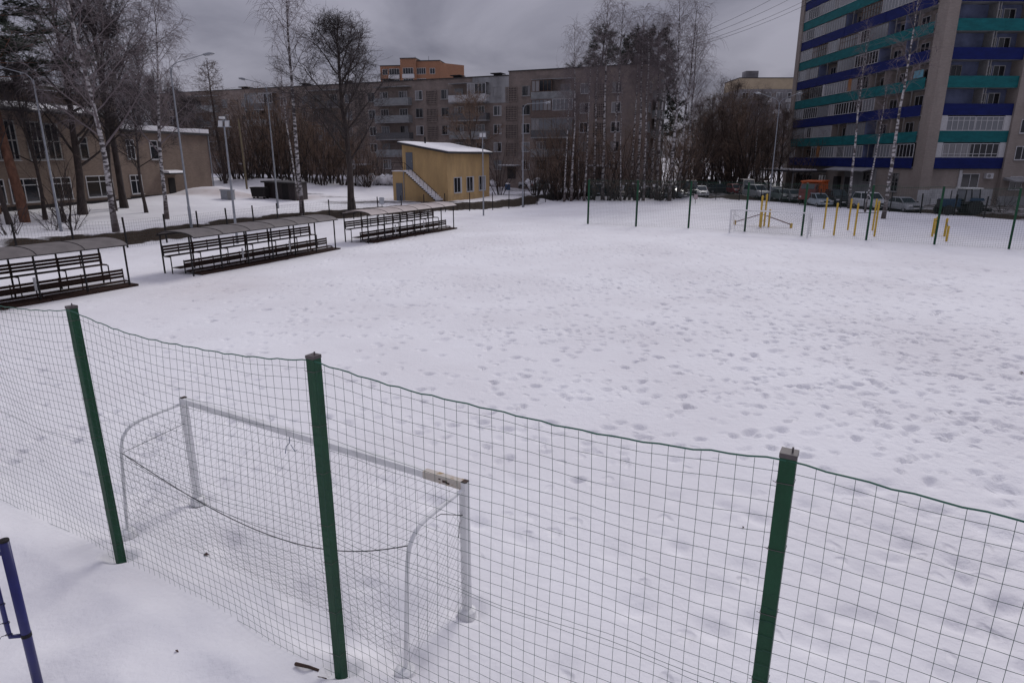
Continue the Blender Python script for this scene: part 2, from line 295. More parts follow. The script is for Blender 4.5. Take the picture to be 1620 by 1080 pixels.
# ------------------------------------------------------------------ ground: one snow sheet to the horizon, trampled by footprints
rng = np.random.default_rng(5)
FD = Vector((.866, -.5, 0))                           # direction of the near fence
NEARP = [Vector((-1.99, 6.25, 0)) + FD * 4.45 * k for k in (-3, -2, -1, 0, 1, 2)]
def build_ground():
    xs = np.concatenate([-np.geomspace(900, 30, 60), np.arange(-29.9, -12, .11), np.arange(-12, 26, .06), np.arange(26, 46, .11), np.geomspace(46.1, 900, 50)])
    ys = [-30, -10, 0, 1.5]
    while ys[-1] < 115: ys.append(ys[-1] + max(.06, .0052 * (ys[-1] - 5)) if ys[-1] < 60 else ys[-1] + .33)
    ys = np.concatenate([ys, np.geomspace(116, 1500, 60)])
    X, Y = np.meshgrid(xs, ys); S = edge_dist(X, Y); Z = T(X, Y)
    def lump(sc, seed):
        r = np.random.default_rng(seed); z = np.zeros_like(X)
        for k in range(9):
            a = r.uniform(0, 6.283); f = sc * r.uniform(.5, 1.7); z += np.sin((X * np.cos(a) + Y * np.sin(a)) * f + r.uniform(0, 6.3) + 1.3 * np.sin(X * f * .37 + k) + 1.1 * np.sin(Y * f * .41 + 2 * k)) / 9
        return z
    far = np.clip(np.abs(S) / 6, 0, 1)
    Z += lump(.5, 1) * .06 + lump(1.7, 2) * .014 + lump(4.3, 3) * .005
    Z += np.where(S > 2, np.clip((S - 2) / 4, 0, 1) * (lump(.6, 4) * .2 + lump(1.8, 6) * .08), 0)
    # snow drifts pushed up in front of the bench shelters and beside the school
    for cx, cy, rx, ry, h in ((-36.0, 80.5, 3.2, 3.5, .8), (-36.5, 74, 2.2, 2.4, .5), (-35, 95, 5, 2, .6), (12, 90, 6, 1.2, .4), (24, 90.5, 2, 1, .5), (30, 89.5, 2.5, 1, .5), (3.5, 86.8, 1.6, .9, .6)):
        Z += h * np.exp(-((X - cx) / rx) ** 2 - ((Y - cy) / ry) ** 2)
    # footprints: old walked-in prints, dense patches and trails
    cell = []
    def dens(x, y):
        d = .12
        for cx, cy, rx, ry, w in ((15, 21, 7, 5, 1.6), (12.5, 31, 8, 4.5, 1.5), (3, 22, 8, 2.2, 1.0), (-1, 30, 9, 3, .9), (6, 42, 12, 3.5, .9), (12, 13, 5, 4, 1.5), (4, 16, 7, 2.5, .7), (2, 11, 4, 3, .35), (7, 8, 3, 4, .7), (24, 33, 5, 8, .5), (-6, 12, 6, 3, .28), (-2, 48, 10, 6, .4), (18, 17, 4, 6, 1.1)):
            d = d + w * np.exp(-((x - cx) / rx) ** 2 - ((y - cy) / ry) ** 2)
        return d
    n = 30000; px = rng.uniform(-24, 40, n); py = rng.uniform(4.5, 62, n)
    keep = rng.uniform(0, 1.7, n) < dens(px, py); px, py = px[keep], py[keep]
    def soft_skip(y, r): return y < 13 and r.uniform() < .35
    P = [(x, y, rng.uniform(0, 3.14)) for x, y in zip(px, py)]
    for _ in range(34):                                   # trails of steps
        x, y, a = rng.uniform(-14, 26), rng.uniform(9, 48), rng.choice([rng.uniform(-.3, .3), rng.uniform(1.2, 2.)])
        for k in range(int(rng.integers(12, 60))):
            x += .62 * math.cos(a); y += .62 * math.sin(a); a += rng.normal(0, .05); o = .13 if k % 2 else -.13
            P.append((x - o * math.sin(a), y + o * math.cos(a), a))
    for x, y, a in P:
        if float(edge_dist(np.array([x]), np.array([y]))[0]) > -1.5: continue
        near_f = (x + 1.99) * .5 + (y - 6.25) * .866
        if near_f < .6: continue
        L = rng.uniform(.085, .155); W = L * rng.uniform(.42, .8); D = rng.uniform(.035, .115) * (L / .14)
        if rng.uniform() < .06: L *= 1.5; W *= 1.5; D *= 1.2
        soft = y < 11
        if soft: D *= .95; L = rng.uniform(.17, .3); W = L * rng.uniform(.5, .9)
        i0, i1 = np.searchsorted(xs, (x - .6, x + .6)); j0, j1 = np.searchsorted(ys, (y - .6, y + .6))
        if i1 <= i0 or j1 <= j0 or (soft_skip(y, rng)): continue
        dx = X[j0:j1, i0:i1] - x; dy = Y[j0:j1, i0:i1] - y; c, s = math.cos(a), math.sin(a)
        q = ((dx * c + dy * s) / L) ** 2 + ((dy * c - dx * s) / W) ** 2
        Z[j0:j1, i0:i1] += -D * np.exp(-q ** (1.15 if soft else 2.2)) + (.03 if soft else .10) * D * np.exp(-((np.sqrt(q) - 1.5) / .3) ** 2)
    outn = np.clip((.35 - ((X + 1.99) * .5 + (Y - 6.25) * .866)) / 1.0, 0, 1) * (Y < 14)
    Z += outn * (lump(1.1, 21) * .24 + lump(2.9, 22) * .16 + lump(7, 23) * .03 + .2)
    for p in NEARP:                                       # melted hollows round the fence posts
        q = np.hypot(X - p.x, Y - p.y); Z += -.11 * np.exp(-(q / .19) ** 4) + .03 * np.exp(-((q - .3) / .09) ** 2)
    for (gx, gy) in ((-5.56, 10.33), (-.57, 7.37), (-6.24, 9.28), (-1.27, 6.44)):
        q = np.hypot(X - gx, Y - gy); Z += -.12 * np.exp(-(q / .22) ** 4)
    for (x, y, r, d) in ((-2.9, 5.9, .7, .1), (-3.6, 6.0, .5, .07), (-2.6, 7.3, .9, .12), (-4.2, 8.6, .8, .08), (-6.6, 6.6, 1.2, .12), (-5.2, 5.2, 1.0, .08), (-1.6, 7.4, .5, .12), (-1.7, 6.9, .4, .14), (-2.3, 7.0, .35, .1), (-4.4, 5.6, .5, .07), (-3.1, 5.3, .35, .09), (-3.4, 5.2, .15, .05), (-2.9, 5.35, .16, .06), (-7.6, 8.3, .9, .12)):
        Z += -1.5 * d * np.exp(-((X - x) ** 2 + (Y - y) ** 2) / (.8 * r) ** 2)
    fx = np.clip((19 - X) / 6, 0, 1)
    wob = lump(1.1, 9) * .9 + lump(3.7, 8) * .7 + lump(9, 18) * .35
    bz = np.clip(1 - np.abs(S - .9) / 1.6, 0, 1) * fx; Z += bz * (lump(2.6, 31) * .22 + lump(7, 32) * .12)
    bank = np.clip(2.2 - 2.2 * np.abs(S + wob * .6 - .8) / 1.25, 0, 1) * fx * np.clip((np.hypot(X + 60, Y + 10)) / 10, 0, 1) * (Y > -5)
    lot = sm((S + wob * .6 - .1) / 1.2) * (1 - fx) * np.clip(1 - (S - 18) / 10, 0, 1) * .8
    lot2 = np.clip(2 - 2 * np.abs(S + wob * .5 - 1.1) / 1.2, 0, 1) * (1 - fx)
    dirt = np.clip(np.maximum(np.maximum(bank, lot * .8), lot2), 0, 1)
    for cx, cy, rx, ry, h in ((-27, 86, 3, 1.2, .5), (-22, 84, 2.5, 1.2, .45), (-16.5, 77.5, 6, 2.2, .6), (-10, 78.5, 5, 1.6, .7), (-31.5, 91, 3, 1.6, .4), (2, 93.5, 12, 4, .35), (-20, 104, 40, 3.5, .45)):
        dirt = np.maximum(dirt, h * np.exp(-(((X - cx) / rx) ** 2 + ((Y - cy) / ry) ** 2) ** 2))
    path = np.exp(-((Y - 80 - .4 * (X + 31)) / 2.2) ** 2) * sm((X + 40) / 3) * sm((-22 - X) / 4) * .9
    path = np.maximum(path, .3 * np.exp(-(((X + 14) / 3) ** 2 + ((Y - 30) / 4) ** 2)))
    ny, nx = X.shape
    global snow_z
    def snow_z(x, y): return float(Z[min(np.searchsorted(ys, y), ny - 1), min(np.searchsorted(xs, x), nx - 1)])
    me = bpy.data.meshes.new('snow_ground'); me.vertices.add(nx * ny)
    me.vertices.foreach_set('co', np.stack([X, Y, Z], -1).astype(np.float32).ravel())
    idx = np.arange(nx * ny).reshape(ny, nx); q = np.stack([idx[:-1, :-1], idx[:-1, 1:], idx[1:, 1:], idx[1:, :-1]], -1).reshape(-1, 4).astype(np.int32)
    me.loops.add(q.size); me.loops.foreach_set('vertex_index', q.ravel()); me.polygons.add(len(q))
    me.polygons.foreach_set('loop_start', np.arange(0, q.size, 4, dtype=np.int32)); me.polygons.foreach_set('use_smooth', np.ones(len(q), bool))
    tread = np.where((S < -1) & ((X + 1.99) * .5 + (Y - 6.25) * .866 > 1.), np.clip(dens(X, Y) * .5 + lump(1.3, 12) * .35, 0, .8), 0)
    for nm, arr in (('dirt', dirt), ('path', path), ('tread', tread)):
        at = me.attributes.new(nm, 'FLOAT', 'POINT'); at.data.foreach_set('value', arr.astype(np.float32).ravel())
    me.update(); me.validate(); me.materials.append(SNOW)
    print('ground', nx * ny)
    return struct(place('snow_ground', me))
build_ground()

# ------------------------------------------------------------------ windows (mesh data shared between alike windows)
_wm = {}
def window(parent, w, h, loc, rotz=0, cols=2, transom=0., frame=None, pane=None, fw=.07, sill=True, curtain=0., name='window', bars=None, depth=.05):
    """faces local -Y, its lower middle at loc; pane with a frame and maybe a sill and a curtain"""
    frame = frame or m_frame; pane = pane or m_glass
    key = (round(w, 2), round(h, 2), cols, transom, frame.name, pane.name, fw, sill, name)
    if key not in _wm:
        p = MB().box((-w / 2, -.012, 0), (w / 2, .03, h)).mesh('pane', pane)
        f = MB(); d0, d1 = -depth, .02
        f.box((-w / 2 - .002, d0, -.002), (-w / 2 + fw, d1, h + .002)); f.box((w / 2 - fw, d0, -.002), (w / 2 + .002, d1, h + .002))
        f.box((-w / 2 + fw, d0, -.002), (w / 2 - fw, d1, fw)); f.box((-w / 2 + fw, d0, h - fw), (w / 2 - fw, d1, h + .002))
        for i in range(1, cols):
            x = -w / 2 + w * i / cols; f.box((x - fw * .45, d0 + .004, fw), (x + fw * .45, d1, h - fw))
        if transom: f.box((-w / 2 + fw, d0 + .008, h * transom - fw * .4), (w / 2 - fw, d1, h * transom + fw * .4))
        f = f.mesh('frame', frame)
        s = MB().box((-w / 2 - .06, -.16, -.055), (w / 2 + .06, .0, -.008)).mesh('sill', m_frame) if sill else None
        _wm[key] = (p, f, s)
    p, f, s = _wm[key]
    o = place(name, p, parent, loc, rotz); place('frame', f, o)
    if s: place('sill', s, o)
    if curtain:
        k2 = ('c', round(w, 2), round(h, 2), round(curtain, 1))
        if k2 not in _wm:
            c = max(.12, min(abs(curtain), 1)); a = -w / 2 + fw if curtain > 0 else w / 2 - fw - (w - 2 * fw) * c
            _wm[k2] = MB().box((a, -.018, fw), (a + (w - 2 * fw) * c, -.013, h - fw)).mesh('curtain', m_curt)
        place('curtain', _wm[k2], o)
    return o

# ------------------------------------------------------------------ five-storey apartment house
m_apt = brickmat('grey_brown_block', (.265, .215, .19), (.22, .178, .158), (.24, .2, .18), .6, .3, .35)
m_aptg = mat('grey_render', (.30, .30, .305), .85, var=.25, scale=.6, stretch=(1, 1, .3))
m_roofd = mat('dark_roofing', (.035, .033, .035), .8)
def apartment():
    rnd = random.Random(4)
    ang = math.atan2(-.432, 1.0); Z0 = 2.4; ST = 2.74; TOP = 15.5
    org = Vector((19.3, 99.1, 0)); L = 96
    b = thing('apartment_house', 'long grey brown five storey apartment house with rows of windows and lattice stairwells', 'apartment building', org, ang)
    # local -x runs to the left along the front, front at y = 0
    b.scale = (1.045, 1.06, 1)
    w = MB(); w.box((-20.6, 0, 0), (0, 12.5, Z0 + TOP + .55)); w.build('wall', m_apt, b)
    w = MB(); w.box((-L, .02, 0), (-20.6, 12.5, Z0 + TOP)); w.build('wall', m_apt, b)
    MB().box((-26.6, -.05, Z0 + TOP - 3.9), (-20.6, .0, Z0 + TOP - .05)).build('rendered_panel', m_aptg, b)
    r = MB(); r.box((-20.7, -.15, Z0 + TOP + .55), (.1, 12.6, Z0 + TOP + .67)); r.box((-L, -.13, Z0 + TOP), (-20.7, 12.6, Z0 + TOP + .12)); r.build('roof_edge', m_roofd, b)
    v = MB().box((-.5, 3, 0), (.5, 4, .75)).box((-.9, 2.6, .752), (.9, 4.4, .87)).mesh('roof_vent', m_roofd)
    for x in (-5, -14.5, -24, -31, -44, -52, -61, -75): place('roof_vent', v, b, (x, 0, Z0 + TOP))
    lat = MB(); lat.box((-.9, -.04, 0), (.9, .0, 2.15))
    lat.cur = 1
    for i in range(8): lat.box((-.92 + i * .249, -.15, 0), (-.83 + i * .249, -.045, 2.15))
    for k in range(7): lat.box((-.9, -.143, k * .335), (.9, -.05, k * .335 + .1))
    lat = lat.mesh('stair_lattice', [m_roofd, m_apt])
    slab = MB().box((-3.2, -1.15, -.18), (3.2, 0, 0)).mesh('slab', m_aptg)
    rail = MB().box((-3.2, -1.2, .02), (3.2, -1.153, 1.0)).box((-3.2, -1.153, .02), (-3.153, 0, 1.0)).box((3.153, -1.153, .02), (3.2, 0, 1.0))
    m_rails = [mat('balcony_sheet_grey', (.24, .25, .255), .7, var=.2, scale=1.5), mat('balcony_sheet_white', (.5, .5, .51), .6, var=.08), mat('balcony_sheet_brown', (.13, .095, .08), .7, var=.2), mat('balcony_sheet_dark', (.10, .10, .105), .7, var=.2)]
    rails = [rail.mesh('balcony_rail', m) for m in m_rails]
    xs = [-6.6 - 13.6 * k for k in range(7)]
    canopy = MB().box((-1.5, -1.6, 0), (1.5, 0, .14)); canopy.cur = 1; canopy.box((-1.5, -1.62, .142), (1.5, 0, .24)); canopy = canopy.mesh('porch_canopy', [m_aptg, m_snow])
    for k, x in enumerate(xs):
        for f in range(5):
            z = Z0 + 1.5 + f * ST
            if f: place('stair_lattice', lat, b, (x, 0, z - .75))
            else: place('porch_canopy', canopy, b, (x, 0, z + .55)); MB().box((x - .7, -.05, Z0 + .1), (x + .7, -.001, Z0 + 2.0)).build('door', m_roofd, b)
            for dx in (-2.3, 2.35):
                window(b, 1.3, 1.45, (x + dx, 0, z), 0, 2, 0, pane=m_glass if rnd.random() < .7 else m_glass2, frame=m_frame if rnd.random() < .65 else m_frameg, curtain=rnd.choice((0, 0, .4, -.3)))
            if k < 6:
                xm = x - 6.8
                for dx in (-2.0, 1.6): window(b, 1.5, 1.5, (xm + dx, 0, z), 0, 3, 0, pane=m_glass if rnd.random() < .6 else m_glass2, frame=m_frame if rnd.random() < .6 else m_frameg, curtain=rnd.choice((0, 0, .4, -.5)))
                if f:
                    o = place('balcony', slab, b, (xm, 0, z - .6))
                    i = 1 if (k == 1 and f == 4) else rnd.choice((0, 0, 2, 3, 3))
                    place('balcony_rail', rails[i], o)
                    if f == 4: MB().box((-3.2, -1.15, 2.72), (3.2, 0, 2.8)).build('balcony_roof', m_aptg, o)
                    if (k == 1 and f == 4) or rnd.random() < .42:
                        for s in (0, 1):
                            if rnd.random() < .8: window(b, 3.1, 1.62, (xm - 1.6 + 3.2 * s, -1.16, z + .42), 0, 5, 0, pane=rnd.choice((m_glass, m_glass2)), frame=m_frame if k == 1 else rnd.choice((m_frame, m_frameg, m_brown)), sill=False, curtain=rnd.choice((0, .4, -.4)), name='balcony_glazing')
    # end wall with its own windows and balconies
    for f in range(5):
        z = Z0 + 1.5 + f * ST
        for y in (2.0, 9.5): window(b, 1.3, 1.45, (0, y, z), R(90), 2, 0, curtain=rnd.choice((0, .4)))
        if f:
            o = place('balcony', MB().box((0, 3.6, -.18), (1.1, 7.4, 0)).mesh('slab', m_aptg), b, (0, 0, z - .6))
            MB().box((1.05, 3.6, .02), (1.1, 7.4, 1.0)).box((0, 3.6, .02), (1.05, 3.65, 1.0)).build('balcony_rail', m_rails[0], o)
            window(b, 3.6, 1.6, (1.06, 5.5, z + .42), R(90), 6, 0, frame=m_frameg, sill=False, name='balcony_glazing')
apartment()

# ------------------------------------------------------------------ orange brick block far behind, and the pale block on the right
m_orange = brickmat('orange_brick', (.30, .14, .075), (.26, .12, .065), (.26, .17, .12), .3, .1, .15)
m_beige = mat('beige_panel', (.34, .275, .19), .85, var=.12, scale=.5)
m_mosaic = mat('grey_mosaic_panel', (.20, .195, .205), .85, var=.3, scale=.35)
def orange_block():
    D = 190.
    def wx(px): return (px - 810) / FPX * D
    def wz(py): return CAMH + (249 - py) / FPX * D
    b = thing('orange_brick_block', 'orange brick apartment block rising behind the long grey apartment house', 'apartment building', (wx(655) * 1.039, D * 1.08, 0), R(-8)); b.scale = (1.039, 1.05, 1)
    w = MB(); x0, x1, x2, x3 = -8.9, -2.6, 4.2, 8.6
    for a, c, y0, y1, zt in ((x0, x1, 0, 14, wz(109.5)), (x1, x1 + 4.5, -1.2, 15, wz(100.)), (x1 + 4.5, x3, -.4, 14, wz(103.5))): w.box((a, y0, 0), (c, y1, zt))
    w.build('wall', m_orange, b)
    r = MB()
    for a, c, y0, y1, zt in ((x0, x1, 0, 14, wz(109.5)), (x1, x1 + 4.5, -1.2, 15, wz(100.)), (x1 + 4.5, x3, -.4, 14, wz(103.5))): r.box((a - .05, y0 - .15, zt), (c + .05, y1 + .1, zt + .25))
    r.build('roof_edge', m_roofd, b)
    MB().prism([(x3, -.4, 0), (x3, 14, 0), (x3 + 5.5, 6, 0)], (0, 0, wz(106))).build('wall', m_orange, b)
    for f in range(3):
        z = wz(122.5) - f * 2.9
        for x in (-7.5,): window(b, 1.5, 1.6, (x, 0, z), 0, 2, sill=False)
        for x in (-4.8, 1.2 - 1.6, 3.2): window(b, 3.0 if x != 3.2 else 2.6, 1.7, (x, -1.23 if -2.6 < x < 1.9 else (-.42 if x > 0 else -.02), z), 0, 4, sill=False, name='balcony_glazing')
        window(b, 1.5, 1.6, (6.4, -.42, z), 0, 2, sill=False)
        MB().box((-6.4, -.5, z - 1.1), (-3.2, -.005, z - .05)).box((-2.0, -1.7, z - 1.1), (1.4, -1.205, z - .05)).build('balcony', m_frame, b)
    for x in (0, 4): MB().tube([(x, 5, wz(104)), (x, 5, wz(92))], .07, .04, 4).build('antenna', m_roofd, b)
orange_block()
def pale_block():
    D = 170.
    b = thing('pale_panel_block', 'distant panel block with beige top floor and grey walls, left of the blue banded tower', 'apartment building', ((1160 - 810) / FPX * D * 1.039, D * 1.08, 0), 0); b.scale = (1.039, 1.05, 1)
    zt = CAMH + (249 - 128.) / FPX * D; zb = CAMH + (249 - 144.) / FPX * D; W = 22
    MB().box((0, 0, 0), (W, 12, zb)).build('wall', m_mosaic, b); MB().box((-.1, -.1, zb), (W, 12, zt)).build('upper_wall', m_beige, b)
    MB().box((2.4, 3, zt), (5.6, 6, zt + 2.2)).build('lift_tower', m_mosaic, b)
    MB().box((-.2, -.2, zt), (W, 12.1, zt + .2)).build('roof_edge', m_roofd, b)
    r = random.Random(3)
    for f in range(7):
        z = zb - 2.3 - f * 2.8
        for i in range(7):
            window(b, 1.7, 1.4, (1.7 + i * 2.9, 0, z), 0, 2, 0, sill=False, pane=m_glass if r.random() < .6 else m_glass2)
            if r.random() < .4: MB().box((.3 + i * 2.9, -.5, z - 1.0), (2.6 + i * 2.9, -.004, z - .1)).build('balcony', r.choice((m_frame, m_aptg)), b)
pale_block()

# ------------------------------------------------------------------ the blue and teal banded tower
m_tbrick = brickmat('tower_brick', (.31, .265, .235), (.27, .225, .20), (.26, .235, .215), .26, .08, .2)
m_teal = mat('teal_sheet', (.010, .125, .135), .7, var=.2, scale=.8, stretch=(1, 1, 3), spec=.2)
m_navy = mat('navy_sheet', (.007, .015, .108), .7, var=.2, scale=.8, stretch=(1, 1, 3), spec=.2)
m_lilac = mat('lilac_render', (.14, .165, .27), .85, var=.25, scale=.7)
m_greyr = mat('grey_plaster', (.27, .27, .275), .85, var=.2, scale=.7)
m_plinth = mat('whitewashed_plinth', (.43, .43, .44), .85, var=.2, scale=1.2)
m_cyan = mat('cyan_cloth', (.12, .30, .38), .8)
TX, TY = 46.35, 76.7
def tower():
    rnd = random.Random(21)
    b = thing('banded_tower', 'tall brick tower with alternating navy and teal balcony bands', 'apartment building', (TX, TY, 0), R(1.3)); b.scale = (1.039, 1.08, 1)
    ST = 2.88; NF = 10; ZP = 4.56; PH = 1.22; L = 33.
    top = ZP + NF * ST + 1.
    MB().box((1.5, 1.6, 0), (24, L, top)).build('wall', m_tbrick, b)
    MB().box((.22, -.2, 0), (1.45, 1.45, top)).build('corner_pier', m_tbrick, b)
    MB().box((-.12, L - .9, 0), (1.48, L + .3, top)).build('end_pier', m_tbrick, b)
    MB().box((9.2, -.25, 0), (24, 1.58, top)).build('side_wall', m_tbrick, b)
    MB().box((1.46, 1.44, 4.7), (9.2, 1.58, top)).build('lilac_wall', m_lilac, b)
    for k in range(NF):
        z = ZP + k * ST; zo = z + PH; zn = z + ST
        m = m_navy if k % 2 == 0 else m_teal
        for i in range(10): ya = 1.46 + i * 3.062; MB().box((.03 + .008 * ((i * 7 + k) % 3), ya, z + .012 * ((i + k) % 2)), (.11, ya + 3.05, zo - .015 * ((i * 5 + k) % 3))).build('balcony_parapet', m, b)
        for i in range(3): xa = 1.46 + i * 2.573; MB().box((xa, -.03, z), (xa + 2.565, .05, zo - .012 * ((i + k) % 2))).build('balcony_parapet', m, b)
        sl = MB().box((.115, 1.46, z - .02), (1.5, L - .92, z + .16)).box((1.46, .055, z - .02), (9.2, 1.44, z + .16)); sl.build('slab', m_greyr, b)
        # long side: loggias cut into units, each glazed its own way
        y = 1.5; hgt = ST - PH - .14
        white = MB(); nwhite = 0
        while y < L - 1.4:
            w = min(rnd.choice((2.6, 3.2, 3.8, 4.4, 5.2)), L - .95 - y); kind = rnd.choice(('white', 'white', 'white', 'grey', 'grey', 'open', 'slats', 'brown', 'white', 'grey'))
            if y < 7 and k in (1, 2, 3, 4, 5): kind = 'open'
            if y < 7 and k == 0: kind = 'white'
            if y > 26 and k > 4: kind = 'white'
            yc = y + w / 2; n = max(3, int(w / .62))
            if kind == 'open':
                window(b, 1.1, 1.5, (1.5, yc - w * .22, zo - .3), R(-90), 2, 0, curtain=.5)
                window(b, 1.5, 1.2, (1.5, yc + w * .2, zo + .0), R(-90), 2, 0)
                MB().box((.02, yc - .03, zo), (.1, yc + .03, zn - .03)).build('post', m_frameg, b)
            else:
                fr = {'white': m_frame, 'grey': m_frameg, 'slats': m_frame, 'brown': m_brown}[kind]
                window(b, w - .06, hgt, (.10, yc, zo + .01), R(-90), n if kind != 'slats' else n * 2, 0 if kind != 'brown' else .6, frame=fr, pane=m_glass2 if rnd.random() < .65 else m_glass, sill=False, curtain=rnd.choice((0, 0, 0, .3, -.3)), name='loggia_glazing', fw=.06)
                if rnd.random() < .14: MB().box((.02, y + .05, zo + .02), (.055, y + rnd.uniform(.5, 1.0), zn - .06)).build('sheet_panel', rnd.choice((m_frame, m_wood, m_greyr)), b)
                if kind == 'white': MB().box((-.04, y, zo + .002), (.13, y + w - .02, zo + .05)).build('ledge', m_frame, b)
            MB().box((.16, y + w - .06, zo), (1.5, y + w + .04, zn - .03)).build('partition', rnd.choice((m_tbrick, m_tbrick, m_lilac)), b)
            y += w
        # short side facing the pitch
        if k < 2:
            MB().box((1.47, -.02, zo + .01), (2.2, .04, zn - .04)).build('sheet_panel', m_frame, b); MB().box((8.5, -.02, zo + .01), (9.17, .04, zn - .04)).build('sheet_panel', m_frame, b)
            for xx in ((3.75, 6.9) if k else (5.35,)): window(b, 3.1 if k else 6.2, hgt, (xx, .02, zo + .01), 0, 5 if k else 9, .25 if not k else .72, frame=m_frame, pane=m_glass2 if k else m_glass, sill=False, name='loggia_glazing', curtain=.5 if not k else 0)
        else:
            MB().box((5.6, .1, zo), (5.72, 1.44, zn - .03)).box((5.9, .1, zo), (5.98, .2, zn - .03)).build('partition', m_frameg, b)
            window(b, 1.0, 1.9, (6.6, 1.44, zo - .7), 0, 2, .55, sill=False, name='balcony_door'); window(b, 1.3, 1.35, (7.9, 1.44, zo - .1), 0, 2)
            window(b, 1.2, 1.4, (3.2, 1.44, zo - .12), 0, 2, frame=m_frameg) if k % 3 == 0 else None
        for x in (10.9, 14.5, 18.5): window(b, 1.5, 1.5, (x, -.25, z + .95), 0, 2, curtain=rnd.choice((0, .4)))
    MB().box((.0, 1.9, 14.5), (.03, 3.5, 15.3)).build('drying_cloth', m_cyan, b)
    # street level
    MB().box((.25, 1.46, 0), (1.5, 8.2, 4.5)).build('ground_floor_wall', m_tbrick, b)
    MB().box((.2, 8.2, 0), (1.5, 15.4, 4.5)).build('ground_floor_wall', m_greyr, b); MB().box((.6, 15.4, 0), (1.5, 32, 4.5)).build('ground_floor_wall', m_tbrick, b)
    MB().box((1.46, .3, 0), (9.2, 1.6, 4.5)).build('ground_floor_wall', m_tbrick, b)
    MB().box((.16, -.26, 0), (1.5, -.203, 2.2)).box((1.5, .23, 0), (8.9, .29, 2.3)).build('plinth', m_plinth, b)
    MB().box((9.2, -.33, 0), (24, -.26, 1.5)).build('plinth', m_greyr, b)
    window(b, 2.0, 2.0, (6.1, .3, 2.0), 0, 2); MB().box((4.75, .18, 2.0), (5.05, .295, 4.4)).build('white_pipe', m_frame, b)
    MB().box((2.0, .1, .5), (3.0, .2, 1.2)).build('sign_plate', m_frame, b)
    ac = MB().box((7.6, -.1, 3.45), (8.4, .28, 4.05)).build('air_conditioner', m_frame, b); MB().lathe([(.2, 0), (.2, .02)], (7.9, -.121, 3.75), 14, 'y').build('fan_grille', m_frameg, ac)
    window(b, 1.4, 1.3, (.2, 10.2, 2.7), R(-90), 2, frame=m_frameg); window(b, 1.2, 2.2, (.25, 4.3, 1.8), R(-90), 2, .5, frame=m_frameg)
    MB().box((.1, 14.0, .2), (.195, 15.0, 3.2)).build('door', m_roofd, b); MB().box((.15, 16.8, .2), (.595, 18, 3.2)).build('door', m_roofd, b)
    window(b, 1.4, 1.5, (10.9, -.25, 2.2), 0, 2); MB().prism([(9.4, -.3, 3.6), (9.4, -1.9, 3.25), (9.4, -1.9, 3.15), (9.4, -.3, 3.3)], (5, 0, 0)).build('porch_canopy', m_greyr, b)
    MB().prism([(.1, 8.5, 4.5), (-1.5, 8.5, 4.15), (-1.5, 8.5, 4.05), (.1, 8.5, 4.3)], (0, 9.5, 0)).build('porch_canopy', m_greyr, b)
    c = MB().box((-4.6, 20, 3.7), (.1, 31.5, 3.95)); c = c.build('entrance_canopy', m_roofd, b)
    sn = MB(); 
    for i in range(7): sn.box((-4.5 + .12 * (i % 3), 20.2 + i * 1.15, 3.952), (-1.2 - .2 * (i % 2), 21.37 + i * 1.15 - .003, 4.12 + .03 * (i % 2)))
    sn.build('snow', m_snow, c); p = MB()
    for y in (20.5, 25.5, 31): p.box((-4.4, y, 0), (-4.25, y + .15, 3.7))
    p.build('post', m_frameg, c)
    for y in (22, 26.2, 29): window(b, 2.2, 1.9, (.6, y, 1.4), R(-90), 3, frame=m_frameg)
tower()

